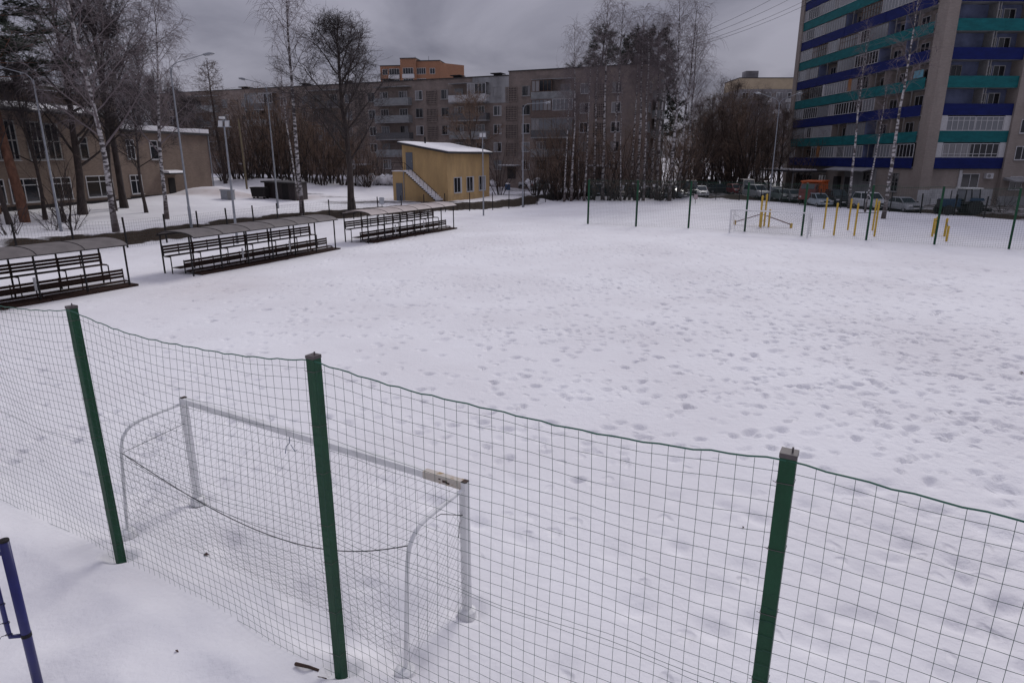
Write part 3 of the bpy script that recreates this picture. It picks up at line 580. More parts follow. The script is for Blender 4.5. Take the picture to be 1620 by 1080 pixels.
# ------------------------------------------------------------------ brick school on the left
m_school = brickmat('tan_brick', (.225, .165, .125), (.18, .13, .10), (.19, .155, .13), .26, .085, .22)
def school():
    A = Vector((-43.8, 57.9, 0)); Bp = Vector((-37.4, 83.9, 0)); d = (Bp - A); L = d.length; ang = math.atan2(d.y, d.x)
    b = thing('brick_school', 'two storey tan brick school behind the bare trees, snow on its roofs', 'school', A, ang)
    # local x along the front away from the camera; the front faces local -y; wall base about z .8
    def sx(px):
        k = (px - 810) / FPX; D = 55.98 / (.257 - k); return (D - 53.6) * L / 24.1
    s1 = sx(196)
    MB().box((-30, 0, 0), (s1, 12, 9.75)).build('wall', m_school, b)
    MB().box((s1, .15, 0), (L, 10, 8.35)).build('wall', m_school, b)
    MB().box((-30, -.08, 0), (s1, -.002, 1.62)).box((s1, .06, 0), (L + .06, .148, 1.75)).build('plinth', m_dark, b)  # plinth, its dark tone also painting in the shadow along the foundation
    MB().box((-30, 3.4, 9.75), (s1 + 3.5, 12, 12.0)).build('clerestory_wall', m_school, b)
    r = MB().prism([(-30, -.5, 9.62), (-30, -.5, 9.8), (-30, 3.4, 10.9), (-30, 3.4, 10.7)], (s1 + 30.4, 0, 0)); r.build('lower_roof', m_roofd, b)
    r = MB().prism([(-30, 2.9, 12.0), (-30, 2.9, 12.35), (-30, 12.3, 13.4), (-30, 12.3, 13.0)], (s1 + 34, 0, 0)); r.build('upper_roof', mat('mossy_roof', (.06, .055, .04), .9, var=.3, scale=1), b)
    rr = random.Random(2); s = MB(); x = -12.
    while x < s1 - 1.5:
        w = rr.uniform(1.2, 3.2); a, c = rr.uniform(.05, .35), rr.uniform(.5, .95)
        y0, y1 = -.4 + a * 3.6, -.4 + c * 3.6
        zf = lambda y: 9.8 + (y + .5) * 1.1 / 3.9
        s.prism([(x, y0, zf(y0) + .003), (x, y0 + .1, zf(y0) + .12), (x + .3, y1, zf(y1) + .12), (x + .3, y1 + .1, zf(y1) + .01)], (w, 0, 0)); x += w + rr.uniform(.05, 1.0)
    s.build('snow', m_snow, b)
    s = MB(); x = -8.
    while x < s1 + 2:
        w = rr.uniform(1., 2.6); s.box((x, 3.0, 12.36), (x + w, 4.1, 12.62 + rr.uniform(0, .1))); x += w + rr.uniform(.05, .5)
    s.build('snow', m_snow, b)
    MB().box((s1 - .2, -.25, 8.35), (L + .25, 10.2, 8.6)).build('roof_edge', m_roofd, b)
    s = MB(); x = s1
    while x < L - .2:
        w = min(rr.uniform(.8, 1.8), L + .1 - x); s.box((x, -.2 + rr.uniform(0, .08), 8.603), (x + w, 9, 9.0 + rr.uniform(0, .22))); x += w - .003
    s.build('snow', m_snow, b)
    MB().tube([(L + .12, .1, 8.4), (L + .12, .1, 1.6)], .08, .08, 6).build('drain_pipe', m_steel, b)
    for a, c, z0, z1, cols, tr in ((-8, 8, 5.55, 8.9, 2, .5), (13, 31, 5.55, 8.9, 2, .5), (46, 72, 5.55, 8.9, 3, .5), (76, 98, 5.6, 8.8, 2, .5), (127, 141, 5.6, 7.7, 1, .7)):
        x0, x1 = sx(a), sx(c); window(b, x1 - x0, z1 - z0, ((x0 + x1) / 2, 0, z0), 0, cols, tr, curtain=0, frame=m_frameg, fw=.12)
    for a, c, z0, z1 in ((-20, -4, 1.9, 4.0), (4, 50, 1.9, 4.0), (72, 104, 1.95, 4.0), (128, 171, 1.95, 4.05)):
        x0, x1 = sx(a), sx(c); window(b, x1 - x0, z1 - z0, ((x0 + x1) / 2, 0, z0), 0, 2, .72, pane=m_glass, fw=.09)
    for a, c, z0, z1 in ((201, 220, 2.0, 4.0), (240, 253, 5.55, 7.6), (203, 216, 5.6, 7.6)):
        x0, x1 = sx(a), sx(c); window(b, x1 - x0, z1 - z0, ((x0 + x1) / 2, .15, z0), 0, 2 if a != 240 else 1, .7, fw=.09)
    x0, x1 = sx(252), sx(277)
    MB().box((sx(262), .05, 1.2), (sx(272), .145, 3.5)).build('door', m_dark, b)
    c = MB().box((x0, -1.1, 3.95), (x1, .15, 4.1)).build('porch_canopy', m_roofd, b); MB().prism([(x0, -1.05, 4.102), (x0, -.9, 4.32), (x0, .1, 4.4), (x0, .14, 4.102)], (x1 - x0, 0, 0)).build('snow', m_snow, c)
school()

# ------------------------------------------------------------------ small yellow building with an outside stair
m_yel = mat('ochre_render', (.46, .31, .145), .85, var=.15, scale=.8, stretch=(1, 1, .35), detail=8, bump=.1)
m_gdoor = mat('grey_door', (.12, .135, .16), .5, var=.1)
def ochre():
    zb = .72
    b = thing('ochre_building', 'small ochre rendered building with snowy pitched roof and outside stair', 'building', (-7.65, 79.4, zb), R(-22.9)); b.scale = (.93, 1.0, 1)
    W, D = 6.55, 11.8; zl, zr = 6.55, 5.55
    MB().prism([(-W, 0, -1.0), (0, 0, -1.0), (0, 0, zr), (-W, 0, zl)], (0, D, 0)).build('wall', m_yel, b)
    rf = MB().prism([(-W - .45, -.4, zl + .08), (.45, -.4, zr - .06), (.45, -.4, zr + .16), (-W - .45, -.4, zl + .30)], (0, D + .8, 0)).build('roof', m_roofd, b)
    sn = MB(); n = 14; g = []                                       # thick snow with a soft rounded edge
    for j in range(n + 1):
        for i in range(n + 1):
            u, v = i / n, j / n; e = min(u, 1 - u, v * 1.7, (1 - v) * 1.7); h = .24 * math.sqrt(min(1, e / .12 + .08)) + .02 * math.sin(9 * u + 7 * v) 
            x = -W - .4 + u * (W + .8); y = -.36 + v * (D + .7); z = zl + .30 + (zr - zl - .14) * (x + W + .45) / (W + .9)
            g.append((x, y, z + h))
    sn.add(g, [(j * (n + 1) + i, j * (n + 1) + i + 1, (j + 1) * (n + 1) + i + 1, (j + 1) * (n + 1) + i) for j in range(n) for i in range(n)])
    fr = [j * (n + 1) for j in range(n + 1)]
    rim = [i for i in range(n + 1)] + [j * (n + 1) + n for j in range(1, n + 1)] + [n * (n + 1) + i for i in range(n - 1, -1, -1)] + [j * (n + 1) for j in range(n - 1, 0, -1)]
    base = [(g[i][0], g[i][1], zl + .303 + (zr - zl - .14) * (g[i][0] + W + .45) / (W + .9)) for i in rim]
    sn.add([g[i] for i in rim] + base, [(k, (k + 1) % len(rim), len(rim) + (k + 1) % len(rim), len(rim) + k) for k in range(len(rim))])
    sn.build('roof_snow', m_snow, rf, smooth=True)
    MB().tube([(-W + 1.6, 3, zl), (-W + 1.6, 3, zl + .95)], .11, .11, 8, True).build('vent_pipe', m_dark, rf)
    for y in (2.45, 5.85, 9.4):
        o = window(b, 1.75, 1.85, (0, y, .9), R(90), 2, 0, fw=.08, depth=.06)
        MB().box((.88, -.10, -.02), (1.12, .0, 1.87)).build('white_reveal', m_frame, o)
    # stair block in front of the front wall: landing on the left, flight going down to the right
    lz, x0, x1 = 3.45, -W - .75, -W + 1.15
    st = MB().prism([(x0, -1.25, -.8), (x1, -1.25, -.8), (-.75, -1.25, -.8), (-.75, -1.25, 0), (x1, -1.25, lz), (x0, -1.25, lz)], (0, 1.248, 0)).build('stair_block', m_yel, b)
    n = 17; run = (-.75 - x1) / n
    for i in range(n):
        xa = x1 + i * run; za = lz - i * lz / n
        o = MB().box((xa, -1.42, za - .16), (xa + run + .02, -.02, za - .06)).build('step', m_dark, b)
        MB().box((xa + .0, -1.40, za - .058), (xa + run + .04, -.03, za + .16)).build('snow', m_snow, o)
    MB().box((x0 - .05, -1.35, lz + .002), (x1, -.01, lz + .1)).build('landing_snow', m_snow, b)
    rl = MB(); rl.bar((x1, -1.3, lz + 1.0), (-.7, -1.3, .95), .05); rl.bar((x0, -1.3, lz + 1.0), (x1, -1.3, lz + 1.0), .05); rl.bar((x0, -1.3, lz + .5), (x1, -1.3, lz + .5), .03); rl.bar((x0, -1.3, lz), (x0, -1.3, lz + 1.0), .05)
    for i in range(0, n + 1, 2): rl.bar((x1 + i * run, -1.3, lz - i * lz / n), (x1 + i * run, -1.3, lz - i * lz / n + 1.0), .025)
    rl.build('handrail', m_dark, b)
    d = MB().box((-W + .55, -.06, lz + .1), (-W + 1.55, -.003, lz + 2.2)).build('door', m_gdoor, b); MB().box((-W + 1.38, -.1, lz + 1.1), (-W + 1.45, -.062, lz + 1.25)).build('handle', m_steel, d)
    d = MB().box((x0 + .5, -1.31, -.1), (x0 + 1.45, -1.253, 2.1)).build('door', m_gdoor, b); MB().box((x0 + 1.28, -1.35, 1.0), (x0 + 1.35, -1.312, 1.15)).build('handle', m_steel, d)
    MB().tube([(x1 - .2, -1.3, lz), (x1 - .2, -1.3, -.6)], .05, .05, 6).build('drain_pipe', m_steel, b)
ochre()

# ------------------------------------------------------------------ dark shed, grey box, waste container
m_shed = mat('dark_brown_sheet', (.030, .022, .022), .6, var=.25, scale=2, stretch=(4, 4, .4))
def shed():
    p = G(443, 316); b = thing('dark_shed', 'low black brown metal shed with flat roof beside the bare brush', 'shed', p, R(-12)); b.scale = (.78, .9, .95)
    MB().box((-2.4, 0, -.3), (2.6, 3.2, 2.05)).build('wall', m_shed, b)
    MB().prism([(-2.7, -.4, 2.052), (2.8, -.4, 1.96), (2.8, -.4, 2.06), (-2.7, -.4, 2.25)], (0, 3.9, 0)).build('roof', m_roofd, b)
    g = MB()
    for i in range(12): g.box((-2.35 + i * .41, -.035, 0), (-2.25 + i * .41, -.002, 2.0))
    g.build('rib', m_shed, b); MB().box((.5, -.05, 0), (1.5, -.037, 1.9)).build('door', m_dark, b)
    p = G(409, 316); c = thing('waste_container', 'black wheeled waste container left of the dark shed', 'container', p, R(-12))
    MB().prism([(-.8, 0, .3), (.8, 0, .3), (.95, 0, 1.3), (-.95, 0, 1.3)], (0, 1.1, 0)).build('body', m_dark, c); MB().box((-1.0, -.05, 1.303), (1.0, 1.15, 1.4)).build('lid', m_dark, c)
    for x in (-.65, .65):
        for y in (.15, .9): MB().lathe([(.14, -.05), (.14, .05)], (x, y, .15), 10, 'y').build('wheel', m_dark, c)
    p = G(360, 317); c = thing('utility_box', 'grey metal utility box standing in the snow', 'utility box', p, R(8)); c.scale = (.75, .8, .85)
    MB().box((-.9, 0, -.2), (.9, .9, 1.25)).build('body', m_steel, c); MB().prism([(-1.0, -.1, 1.252), (1.0, -.1, 1.252), (1.0, -.1, 1.32), (-1.0, -.1, 1.4)], (0, 1.1, 0)).build('lid', m_steel, c)
    MB().box((.05, -.03, .0), (.8, -.003, 1.15)).build('door', m_frameg, c)
shed()
# ------------------------------------------------------------------ green mesh fence in front
def near_fence():
    rnd = random.Random(8); H = 3.86
    b = thing('mesh_fence', 'tall green post and wire mesh fence in the foreground before the goal', 'fence', (0, 0, 0))
    nrm = Vector((.5, .866, 0)); ang = math.atan2(FD.y, FD.x)
    pm = MB().box((-.052, -.052, -.35), (.052, .052, H)); pm = pm.mesh('post', m_green)
    cm = MB().box((-.056, -.056, H + .001), (.056, .056, H + .035)); cm.bar((.02, .0, H + .03), (.02, 0, H + .07), .012); cm = cm.mesh('cap', m_cap)
    tie = MB().tube([(-.056, -.056, 0), (.056, -.056, .006), (.056, .056, .0), (-.056, .056, -.006), (-.056, -.056, .002), (-.075, -.068, .015)], .0026, n=4).mesh('wire_tie', m_cap)
    leans = [(0, 0), (-.004, .0), (-.014, 0), (-.002, 0), (.002, 0), (0, 0)]
    for i, p in enumerate(NEARP):
        o = place('post', pm, b, p, ang); o.rotation_euler = (0, leans[i][0], ang); place('cap', cm, o)
        for k in range(7):
            z = .35 + k * .56 + rnd.uniform(-.05, .05); place('wire_tie', tie, o, (0, 0, z))
    for i in range(len(NEARP) - 1):
        a, c = NEARP[i], NEARP[i + 1]; L = (c - a).length; sag = (.1, .15, .16, .12, .07)[i]
        def P(u, z, k=0.):
            t = u / L; zz = z - sag * 4 * t * (1 - t) * max(0, (z / H)) ** 1.5
            off = .055 + .012 * math.sin(u * 3.1 + z * 2 + i) + .045 * math.sin(t * math.pi) * math.sin(z * 1.1 + i * 2 + u * .7)
            q = a + (c - a) * t - nrm * off * (1 if True else 1); return Vector((q.x, q.y, zz))
        w = MB(); nu = 18; cell = .1195
        rows = [.06 + cell * k for k in range(int((H - .05) / cell) + 1)]
        for k, z in enumerate(rows):
            dz = rnd.uniform(-.006, .006)
            w.tube([P(L * j / nu, z + dz + .007 * math.sin(j * 1.7 + k)) for j in range(nu + 1)], .0021, n=3)
        w.tube([P(L * j / nu, 1.93 + .012 * math.sin(j * .9 + i) - .09 * (4 * (j / nu) * (1 - j / nu)) * (.4 if i != 1 else .7)) for j in range(nu + 1)], .0023, n=3)
        x = .06; k = 0
        while x < L - .03:
            lo = -.02 + rnd.uniform(-.05, .02); w.tube([P(x + rnd.uniform(-.005, .005), lo + (H - .02 - lo) * j / 9) for j in range(10)], .0021, n=3)
            x += cell + rnd.uniform(-.004, .004)
        stuff(w.build('wire_mesh', m_wire, b, fix=False))
        t = MB().tube([P(L * j / 36, H - .012 + .006 * math.sin(j * 2.2) + rnd.uniform(-.003, .003)) for j in range(37)], .0068, n=5); t.build('top_wire', m_topw, b, smooth=True)
near_fence()

# ------------------------------------------------------------------ the goals
def goal(name, label, A, B, back, H, thick, near):
    """A, B front post feet; back: horizontal offset of the rear feet"""
    A = Vector(A); B = Vector(B); back = Vector(back); g = thing(name, label, 'football goal', A)
    d = B - A; dn = d.normalized(); bn = back.normalized(); dp = back.length; up = Vector((0, 0, 1))
    for o in (Vector((0, 0, 0)), d):
        MB().bar(o - up * .2, o + up * H, thick, thick, dn).build('post', m_white, g)
    cb = MB().bar(-dn * (thick / 2) + up * (H + thick / 2 + .002), d + dn * (thick / 2) + up * (H + thick / 2 + .002), thick, thick).build('crossbar', m_white, g)
    if near:
        e = d - dn * .62 + up * (H + thick / 2 + .002); MB().bar(e, e + dn * .6, thick + .006, thick + .006).build('worn_patch', m_rusty, cb)
        for o in (Vector((0, 0, 0)), d): c = o + up * (H + thick / 2); MB().bar(c + dn * .02 * (-1) + up * (thick / 2 + .009), c + dn * .05 + up * (thick / 2 + .009), .085, .012).build('rust_patch', m_rust, cb)
        for u_, z_, l_, w_ in ((.30, .045, .07, .03), (.24, .035, .05, .02), (.36, .06, .03, .015)): e = d - dn * u_ + up * (H + z_) + bn * (thick / 2 + .005); MB().bar(e, e + dn * l_, .006, w_).build('rust_patch', m_rust, cb)
    prof = [(0, H), (.4 * dp, H - .03), (.68 * dp, H - .07), (.82 * dp, H - .19), (.885 * dp, H - .40), (.925 * dp, H - .9), (dp, -.15)]
    fine = []
    for i in range(len(prof) - 1):                       # smooth the bent side tube
        p0 = prof[max(i - 1, 0)]; p1 = prof[i]; p2 = prof[i + 1]; p3 = prof[min(i + 2, len(prof) - 1)]
        for j in range(5):
            t = j / 5; fine.append(tuple(.5 * ((2 * p1[q]) + (p2[q] - p0[q]) * t + (2 * p0[q] - 5 * p1[q] + 4 * p2[q] - p3[q]) * t * t + (3 * p1[q] - p0[q] - 3 * p2[q] + p3[q]) * t ** 3) for q in (0, 1)))
    fine.append(prof[-1])
    def S(o, k): u = k * (len(fine) - 1); i = min(int(u), len(fine) - 2); f = u - i; r = fine[i][0] * (1 - f) + fine[i + 1][0] * f; z = fine[i][1] * (1 - f) + fine[i + 1][1] * f; return o + bn * r + up * z
    for o in (Vector((0, 0, 0)), d):
        MB().tube([o + bn * r + up * z for r, z in fine], thick * .27, n=8).build('side_tube', m_white, g, smooth=True)
    rnd = random.Random(3)
    if near:
        for o in (Vector((0, 0, 0)), d):
            for q in (o, o + back): MB().lathe([(.13, -.1), (.12, .015), (.08, .035)], q, 12).build('foot_plate', m_white, g)
    # net: a slack grid hung from the crossbar over a sagging rope
    r = .0015 if near else .005; step = .135 if near else .24; W = d.length; net = MB()
    def Pn(u, v):                                        # u along the bar, v from the bar down to the ground behind
        t = u / W; sg = 4 * t * (1 - t)
        zr = H - .42 - .75 * sg; dpt = dp * (.98 - .25 * sg)
        if v < .38: f = v / .38; q = (dpt * f, H - (H - zr) * f - .10 * math.sin(f * math.pi))
        else: f = (v - .38) / .62; q = (dpt + .1 * f * sg, zr * (1 - f) + .02)
        w = .025 * math.sin(u * 5 + v * 9) + .02 * math.sin(u * 11 - v * 5)
        return dn * (u + w) + bn * (q[0] + w) + up * max(q[1], .02)
    n = int(W / step); m = int(2.7 / step)
    for i in range(-m, n + 1):                            # diagonal meshes
        pts = [(i * step + j * step, j / m) for j in range(m + 1)]; pts = [p for p in pts if 0 <= p[0] <= W]
        if len(pts) > 1: net.tube([Pn(*p) for p in pts], r, n=3)
        pts = [((n - i) * step - j * step, j / m) for j in range(m + 1)]; pts = [p for p in pts if 0 <= p[0] <= W]
        if len(pts) > 1: net.tube([Pn(*p) for p in pts], r, n=3)
    for o in (Vector((0, 0, 0)), d):                      # side pieces
        k = int(dp / step) + 1; mm = int(H / step)
        for i in range(-mm, k + 1):
            for sgn in (1, -1):
                pts = []
                for j in range(mm + 1):
                    y = (i + j) * step if sgn > 0 else dp - (i + j) * step
                    z = H - .1 - j * step
                    zmax = np.interp(y, [0, .5 * dp, .76 * dp, .87 * dp, .93 * dp, dp], [H - .1, H - .1, H - .2, H - .5, H - 1., .1])
                    if 0 <= y <= dp and .02 < z < zmax: pts.append(o + bn * y + up * z + dn * .03 * math.sin(y * 6 + z * 4))
                if len(pts) > 1: net.tube(pts, r, n=3)
    stuff(net.build('net', m_net, g, fix=False))
    if near:
        o0 = Vector((0, 0, 0))
        a, c = o0 + bn * (.89 * dp) + up * (H - .48), d + bn * (.83 * dp) + up * (H - .24)
        MB().tube([a + (c - a) * t - up * (.78 * (4 * t * (1 - t)) ** 1.05 + .3 * t * t * (1 - t)) - bn * .3 * 4 * t * (1 - t) for t in [i / 24 for i in range(25)]], .007, n=5).build('rope', m_rope, g)
        MB().tube([a + (c - a) * t - up * (.62 * (4 * t * (1 - t)) ** .85 + .5 * t * (1 - t)) - bn * .3 * 4 * t * (1 - t) for t in [i / 24 for i in range(15)]], .004, n=4).build('rope', m_rope, g)
        MB().tube([a, up * (H - .36) + bn * .03], .005, n=4).build('rope', m_rope, g)
        q = d + bn * .45 * dp + up * (H - .13); MB().tube([q + dn * -.02, q + up * .01 + bn * -.08, d + up * (H - .38)], .005, n=4).build('rope', m_rope, g)
        MB().tube([d + up * (H - .38) - dn * .06, d + up * (H - .5) - dn * .07 + bn * .02, d + up * (H - .72) - dn * .09 + bn * .02], .004, n=4).build('rope', m_rope, g)
        q = d * .45 + up * H; MB().tube([q, q - up * .12 + bn * .02, q - up * .2 - dn * .1, q - up * .33 - dn * .14], .006, n=4).build('tied_rope', m_bluerope, g)
        MB().tube([q - up * .15, q - up * .24 + dn * .08, q - up * .2 + dn * .14], .005, n=4).build('tied_rope', m_bluerope, g)
    return g
goal('football_goal', 'white football goal with slack net and dark rope behind the foreground fence', (-5.56, 10.33, 0), (-.60, 7.37, 0), (-.66, -1.05, 0), 1.80, .095, True)
goal('football_goal', 'distant white football goal in front of the far green fence posts', (17.42, 52.57, 0), (22.16, 49.16, 0), (.7, 1.0, 0), 1.75, .1, False)

# ------------------------------------------------------------------ far green fence
def far_fence():
    pts = [(6.89, 59.8), (10.84, 57.54), (15.01, 55.96), (18.85, 53.2), (22.26, 50.38), (25.71, 47.5), (29.17, 45.11), (32.77, 43.0), (36.6, 40.8), (40.5, 38.4)]
    b = thing('mesh_fence', 'distant row of tall green fence posts with fine mesh', 'fence', (0, 0, 0)); H = 3.9
    pm = MB().box((-.065, -.065, -.3), (.065, .065, H)).mesh('post', m_green); cm = MB().box((-.07, -.07, H), (.07, .07, H + .05)).mesh('cap', m_cap)
    for x, y in pts: o = place('post', pm, b, (x, y, 0), R(-35)); place('cap', cm, o)
    for i in range(len(pts) - 1):
        a = Vector((*pts[i], 0)); c = Vector((*pts[i + 1], 0)); L = (c - a).length; w = MB(); up = Vector((0, 0, 1))
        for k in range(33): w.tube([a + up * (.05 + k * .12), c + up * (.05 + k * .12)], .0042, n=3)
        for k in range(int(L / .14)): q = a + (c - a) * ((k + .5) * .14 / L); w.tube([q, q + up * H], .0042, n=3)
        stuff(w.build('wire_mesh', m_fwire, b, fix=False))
        MB().tube([a + (c - a) * t + up * (H - .12 * 4 * t * (1 - t)) for t in (0, .25, .5, .75, 1)], .008, n=4).build('top_wire', m_green, b)
far_fence()

# ------------------------------------------------------------------ low dark fence round the pitch
def low_fence():
    b = thing('low_fence', 'low dark post and wire fence along the earth bank round the pitch', 'fence', (0, 0, 0))
    pl = []
    for i in range(1, len(EDGE) - 4): pl.append(Vector((*EDGE[i], 0)))
    n = len(pl); off = []
    for i in range(n):                                   # move the line to the pitch side
        d = (pl[min(i + 1, n - 1)] - pl[max(i - 1, 0)]).normalized(); nr = Vector((d.y, -d.x, 0)); o = pl[i] + nr * (1.5 if i < 8 else .7); off.append(o)
    pts = []; carry = 0.
    for i in range(n - 1):
        a, c = off[i], off[i + 1]; L = (c - a).length
        while carry < L: pts.append(a + (c - a) * (carry / L)); carry += 2.95
        carry -= L
    pm = MB().box((-.045, -.045, -.3), (.045, .045, 2.0)).mesh('post', m_dark)
    rnd = random.Random(5)
    for p in pts: p.z = Tz(p.x, p.y); o = place('post', pm, b, p, rnd.uniform(-.5, .5)); o.rotation_euler = (rnd.uniform(-.03, .03), rnd.uniform(-.03, .03), 0)
    w = MB(); up = Vector((0, 0, 1))
    for a, c in zip(pts[:-1], pts[1:]):
        L = (c - a).length
        for k in range(9): w.tube([a + up * (.1 + k * .21), c + up * (.1 + k * .21)], .0045, n=3)
        for k in range(int(L / .17)): q = a + (c - a) * (k * .17 / L); w.tube([q, q + up * 1.8], .0045, n=3)
    stuff(w.build('wire_mesh', m_dwire, b, fix=False))
low_fence()

# ------------------------------------------------------------------ covered benches
def shelter_parts(t, bays, pitch_, roofm):
    """local x along the shelter, local -y towards the pitch; front posts at y=0, rear posts at y=2.2"""
    Lx = bays * pitch_; W = 2.1
    leg = MB().box((-.03, -.03, -.3), (.03, .03, 1.98)).mesh('post', m_dark)
    for i in range(bays + 1):
        for y in (0, W): place('post', leg, t, (i * pitch_, y, 0))
    arc = [(-.35, 1.98), (-.15, 2.09), (.15, 2.165), (.55, 2.21), (1.0, 2.225), (1.5, 2.215), (1.9, 2.175), (2.18, 2.1), (2.38, 1.98)]
    for i in range(bays + 1):
        MB().tube([(i * pitch_, y, z - .035) for y, z in arc], .022, n=5).build('roof_rib', m_dark, t)
    pr = MB(); n = len(arc)
    top = arc; bot = [(y, z - .012) for y, z in arc]; g = .02
    vs = [(x, y, z) for x in (g, pitch_ - g) for y, z in top + bot]
    fs = []
    for i in range(n - 1): fs += [(i, i + 1, 2 * n + i + 1, 2 * n + i), (n + i, 3 * n + i, 3 * n + i + 1, n + i + 1), (i, n + i, n + i + 1, i + 1), (2 * n + i, 2 * n + i + 1, 3 * n + i + 1, 3 * n + i)]
    fs += [(0, 2 * n, 3 * n, n), (n - 1, 2 * n - 1, 4 * n - 1, 3 * n - 1)]
    pr.add(vs, fs); pm = pr.mesh('roof_panel', roofm, True); pm.set_sharp_from_angle(angle=R(40))
    sm_ = MB().tube([(0, y, z + .012) for y, z in arc], .014, n=4).mesh('roof_strip', m_dark)
    for i in range(bays): place('roof_panel', pm, t, (i * pitch_, 0, 0)); 
    for i in range(1, bays): place('roof_strip', sm_, t, (i * pitch_, 0, 0))
    MB().tube([(0, -.33, 1.95), (Lx, -.33, 1.95)], .025, n=5).build('eaves_rail', m_dark, t); MB().tube([(0, 2.36, 1.95), (Lx, 2.36, 1.95)], .025, n=5).build('eaves_rail', m_dark, t)
    sl = MB().box((-pitch_ / 2 + .012, -.014, -.056), (pitch_ / 2 - .012, .014, .056)).mesh('slat', m_plank)
    st = MB().box((-pitch_ / 2 + .012, -.063, -.018), (pitch_ / 2 - .012, .063, .018)).mesh('slat', m_plank)
    fb = MB().box((-pitch_ / 2 + .01, -.1, -.014), (pitch_ / 2 - .01, .1, .014)).mesh('footboard_plank', m_plank)
    up = MB().box((-.02, -.02, 0), (.02, .02, .56)).mesh('bracket', m_dark)
    for i in range(bays):
        xm = (i + .5) * pitch_
        for y, z in ((1.98, 1.0), (0.98, .26)) :          # rear row stands higher; backs on the far side
            xo = xm + (.0 if z > .8 else .35)
            for k in range(3): place('slat', sl, t, (xo, y, z + .10 + k * .145))
            for k in range(3): place('slat', st, t, (xo, y - .10 - k * .135, z - .08))
            place('bracket', up, t, (xo, y + .034, z - .1))
        for k in range(3): place('footboard_plank', fb, t, (xm, 1.45 - k * .22, .38 if False else .34))
        for k in range(3): place('footboard_plank', fb, t, (xm + .35, .42 - k * .22, .08))
        MB().box((xm - pitch_ * .49 + .35, -.14, -.3), (xm + pitch_ * .49 + .35, -.11, .09)).build('front_board', m_plank, t); MB().box((xm - pitch_ * .49 + .35, .47, -.3), (xm + pitch_ * .49 + .35, .5, .14)).build('front_board', m_plank, t)
    fr = MB()
    for i in range(bays + 1):
        x = i * pitch_
        fr.bar((x, 1.98, .88), (x, 1.5, .88), .04); fr.bar((x, 1.52, -.2), (x, 1.52, .88), .04); fr.bar((x, 2.0, .9), (x, 2.02, 1.45), .04)
        fr.bar((x + .35, .98, .14), (x + .35, .6, .14), .04); fr.bar((x + .35, 1.0, -.2), (x + .35, 1.03, .72), .04)
    fr.build('bench_frame', m_dark, t)
    for i in (2, 4):
        if i < bays: MB().box((i * pitch_ + .1, .55, .4), (i * pitch_ + .2, .58, .95)).build('white_board', m_frame, t)
def shelter(a, c, bays, label, roofm):
    a = Vector(a); c = Vector(c); d = c - a; t = thing('bench_shelter', label, 'bench shelter', (a.x, a.y, 0), math.atan2(d.y, d.x), 'covered benches beside the pitch')
    shelter_parts(t, bays, d.length / bays, roofm); return t
shelter((-16.1, 32.6, 0), (-11.5, 42.5, 0), 6, 'middle covered bench row, grey roof, between the two other shelters', m_poly)
shelter((-10.0, 45.6, 0), (-4.9, 55.3, 0), 6, 'farthest covered bench row, with a pale beige roof, before the ochre building', m_polyl)
shelter((-23.3, 20.0, 0), (-17.8, 29.9, 0), 6, 'nearest covered bench row, cut by the left picture edge, dark roof', m_poly)

# ------------------------------------------------------------------ lamps and floodlights
def street_lamp(px, py, htop, arm, label, armdir, rise=.9):
    p = G(px, py); h = htop
    t = thing('street_lamp', label, 'street lamp', p, 0, 'grey street lamps round the pitch')
    MB().tube([(0, 0, -.3), (0, 0, 1.6), (0, 0, 1.62), (0, 0, h)], [.11, .11, .085, .05], n=10).build('pole', m_steel, t, smooth=True)
    dirs = armdir if isinstance(armdir, list) else [armdir]
    for a in dirs:
        d = Vector((math.cos(a), math.sin(a), 0))
        MB().tube([(0, 0, h - .5), d * .15 + Vector((0, 0, h + .1)), d * .5 + Vector((0, 0, h + .38)), d * arm + Vector((0, 0, h + rise))], .032, n=6).build('arm', m_steel, t)
        e = d * arm + Vector((0, 0, h + rise)); f = e + d * .75 + Vector((0, 0, .12))
        hd = MB().tube([e - d * .05, e + d * .12, (e + f) / 2, f], [.05, .11, .12, .05], n=8, caps=True).build('lamp_head', m_steel, t, smooth=True)
        MB().bar(e + d * .15 - Vector((0, 0, .07)), f - d * .1 - Vector((0, 0, .085)), .16, .05).build('lamp_glass', m_lamp, hd)
    return t
street_lamp(303, 361, 11.6, 2.35, 'tallest grey street lamp, long arm to the right, near the school end', R(20), 1.0)
street_lamp(97, 366, 10.1, 2.2, 'thin grey street lamp with arm to the left among the left bare trees', R(170), .8)
street_lamp(440, 330, 11.7, 2.3, 'thin grey street lamp with arm to the left, beside the dark shed', R(165), .8)
street_lamp(827, 328, 11.4, 2.6, 'grey street lamp with arm to the right, right of the ochre building', R(15), .5)
street_lamp(1217, 318, 12.0, 2.3, 'two armed grey street lamp beside the parked cars, left of the tower', [R(10), R(172)], 1.0)
def floodlight(px, py, h, label, heads):
    p = G(px, py); t = thing('floodlight_mast', label, 'floodlight', p, 0, 'floodlight masts by the pitch')
    MB().tube([(0, 0, -.3), (0, 0, h)], .085, .055, 10).build('pole', m_steel, t, smooth=True); MB().bar((-.45, 0, h), (.45, 0, h), .06).build('cross_arm', m_steel, t)
    for x in heads:
        o = MB().prism([(x - .15, -.12, h - .02), (x + .15, -.12, h - .02), (x + .15, -.02, h + .40), (x - .15, -.02, h + .40)], (0, .1, .02)).build('lamp_head', m_steel, t)
        MB().add([(x - .13, -.122, h + .0), (x + .13, -.122, h + .0), (x + .13, -.03, h + .37), (x - .13, -.03, h + .37)], [(0, 1, 2, 3)]).build('lamp_glass', m_lamp, o)
    return t
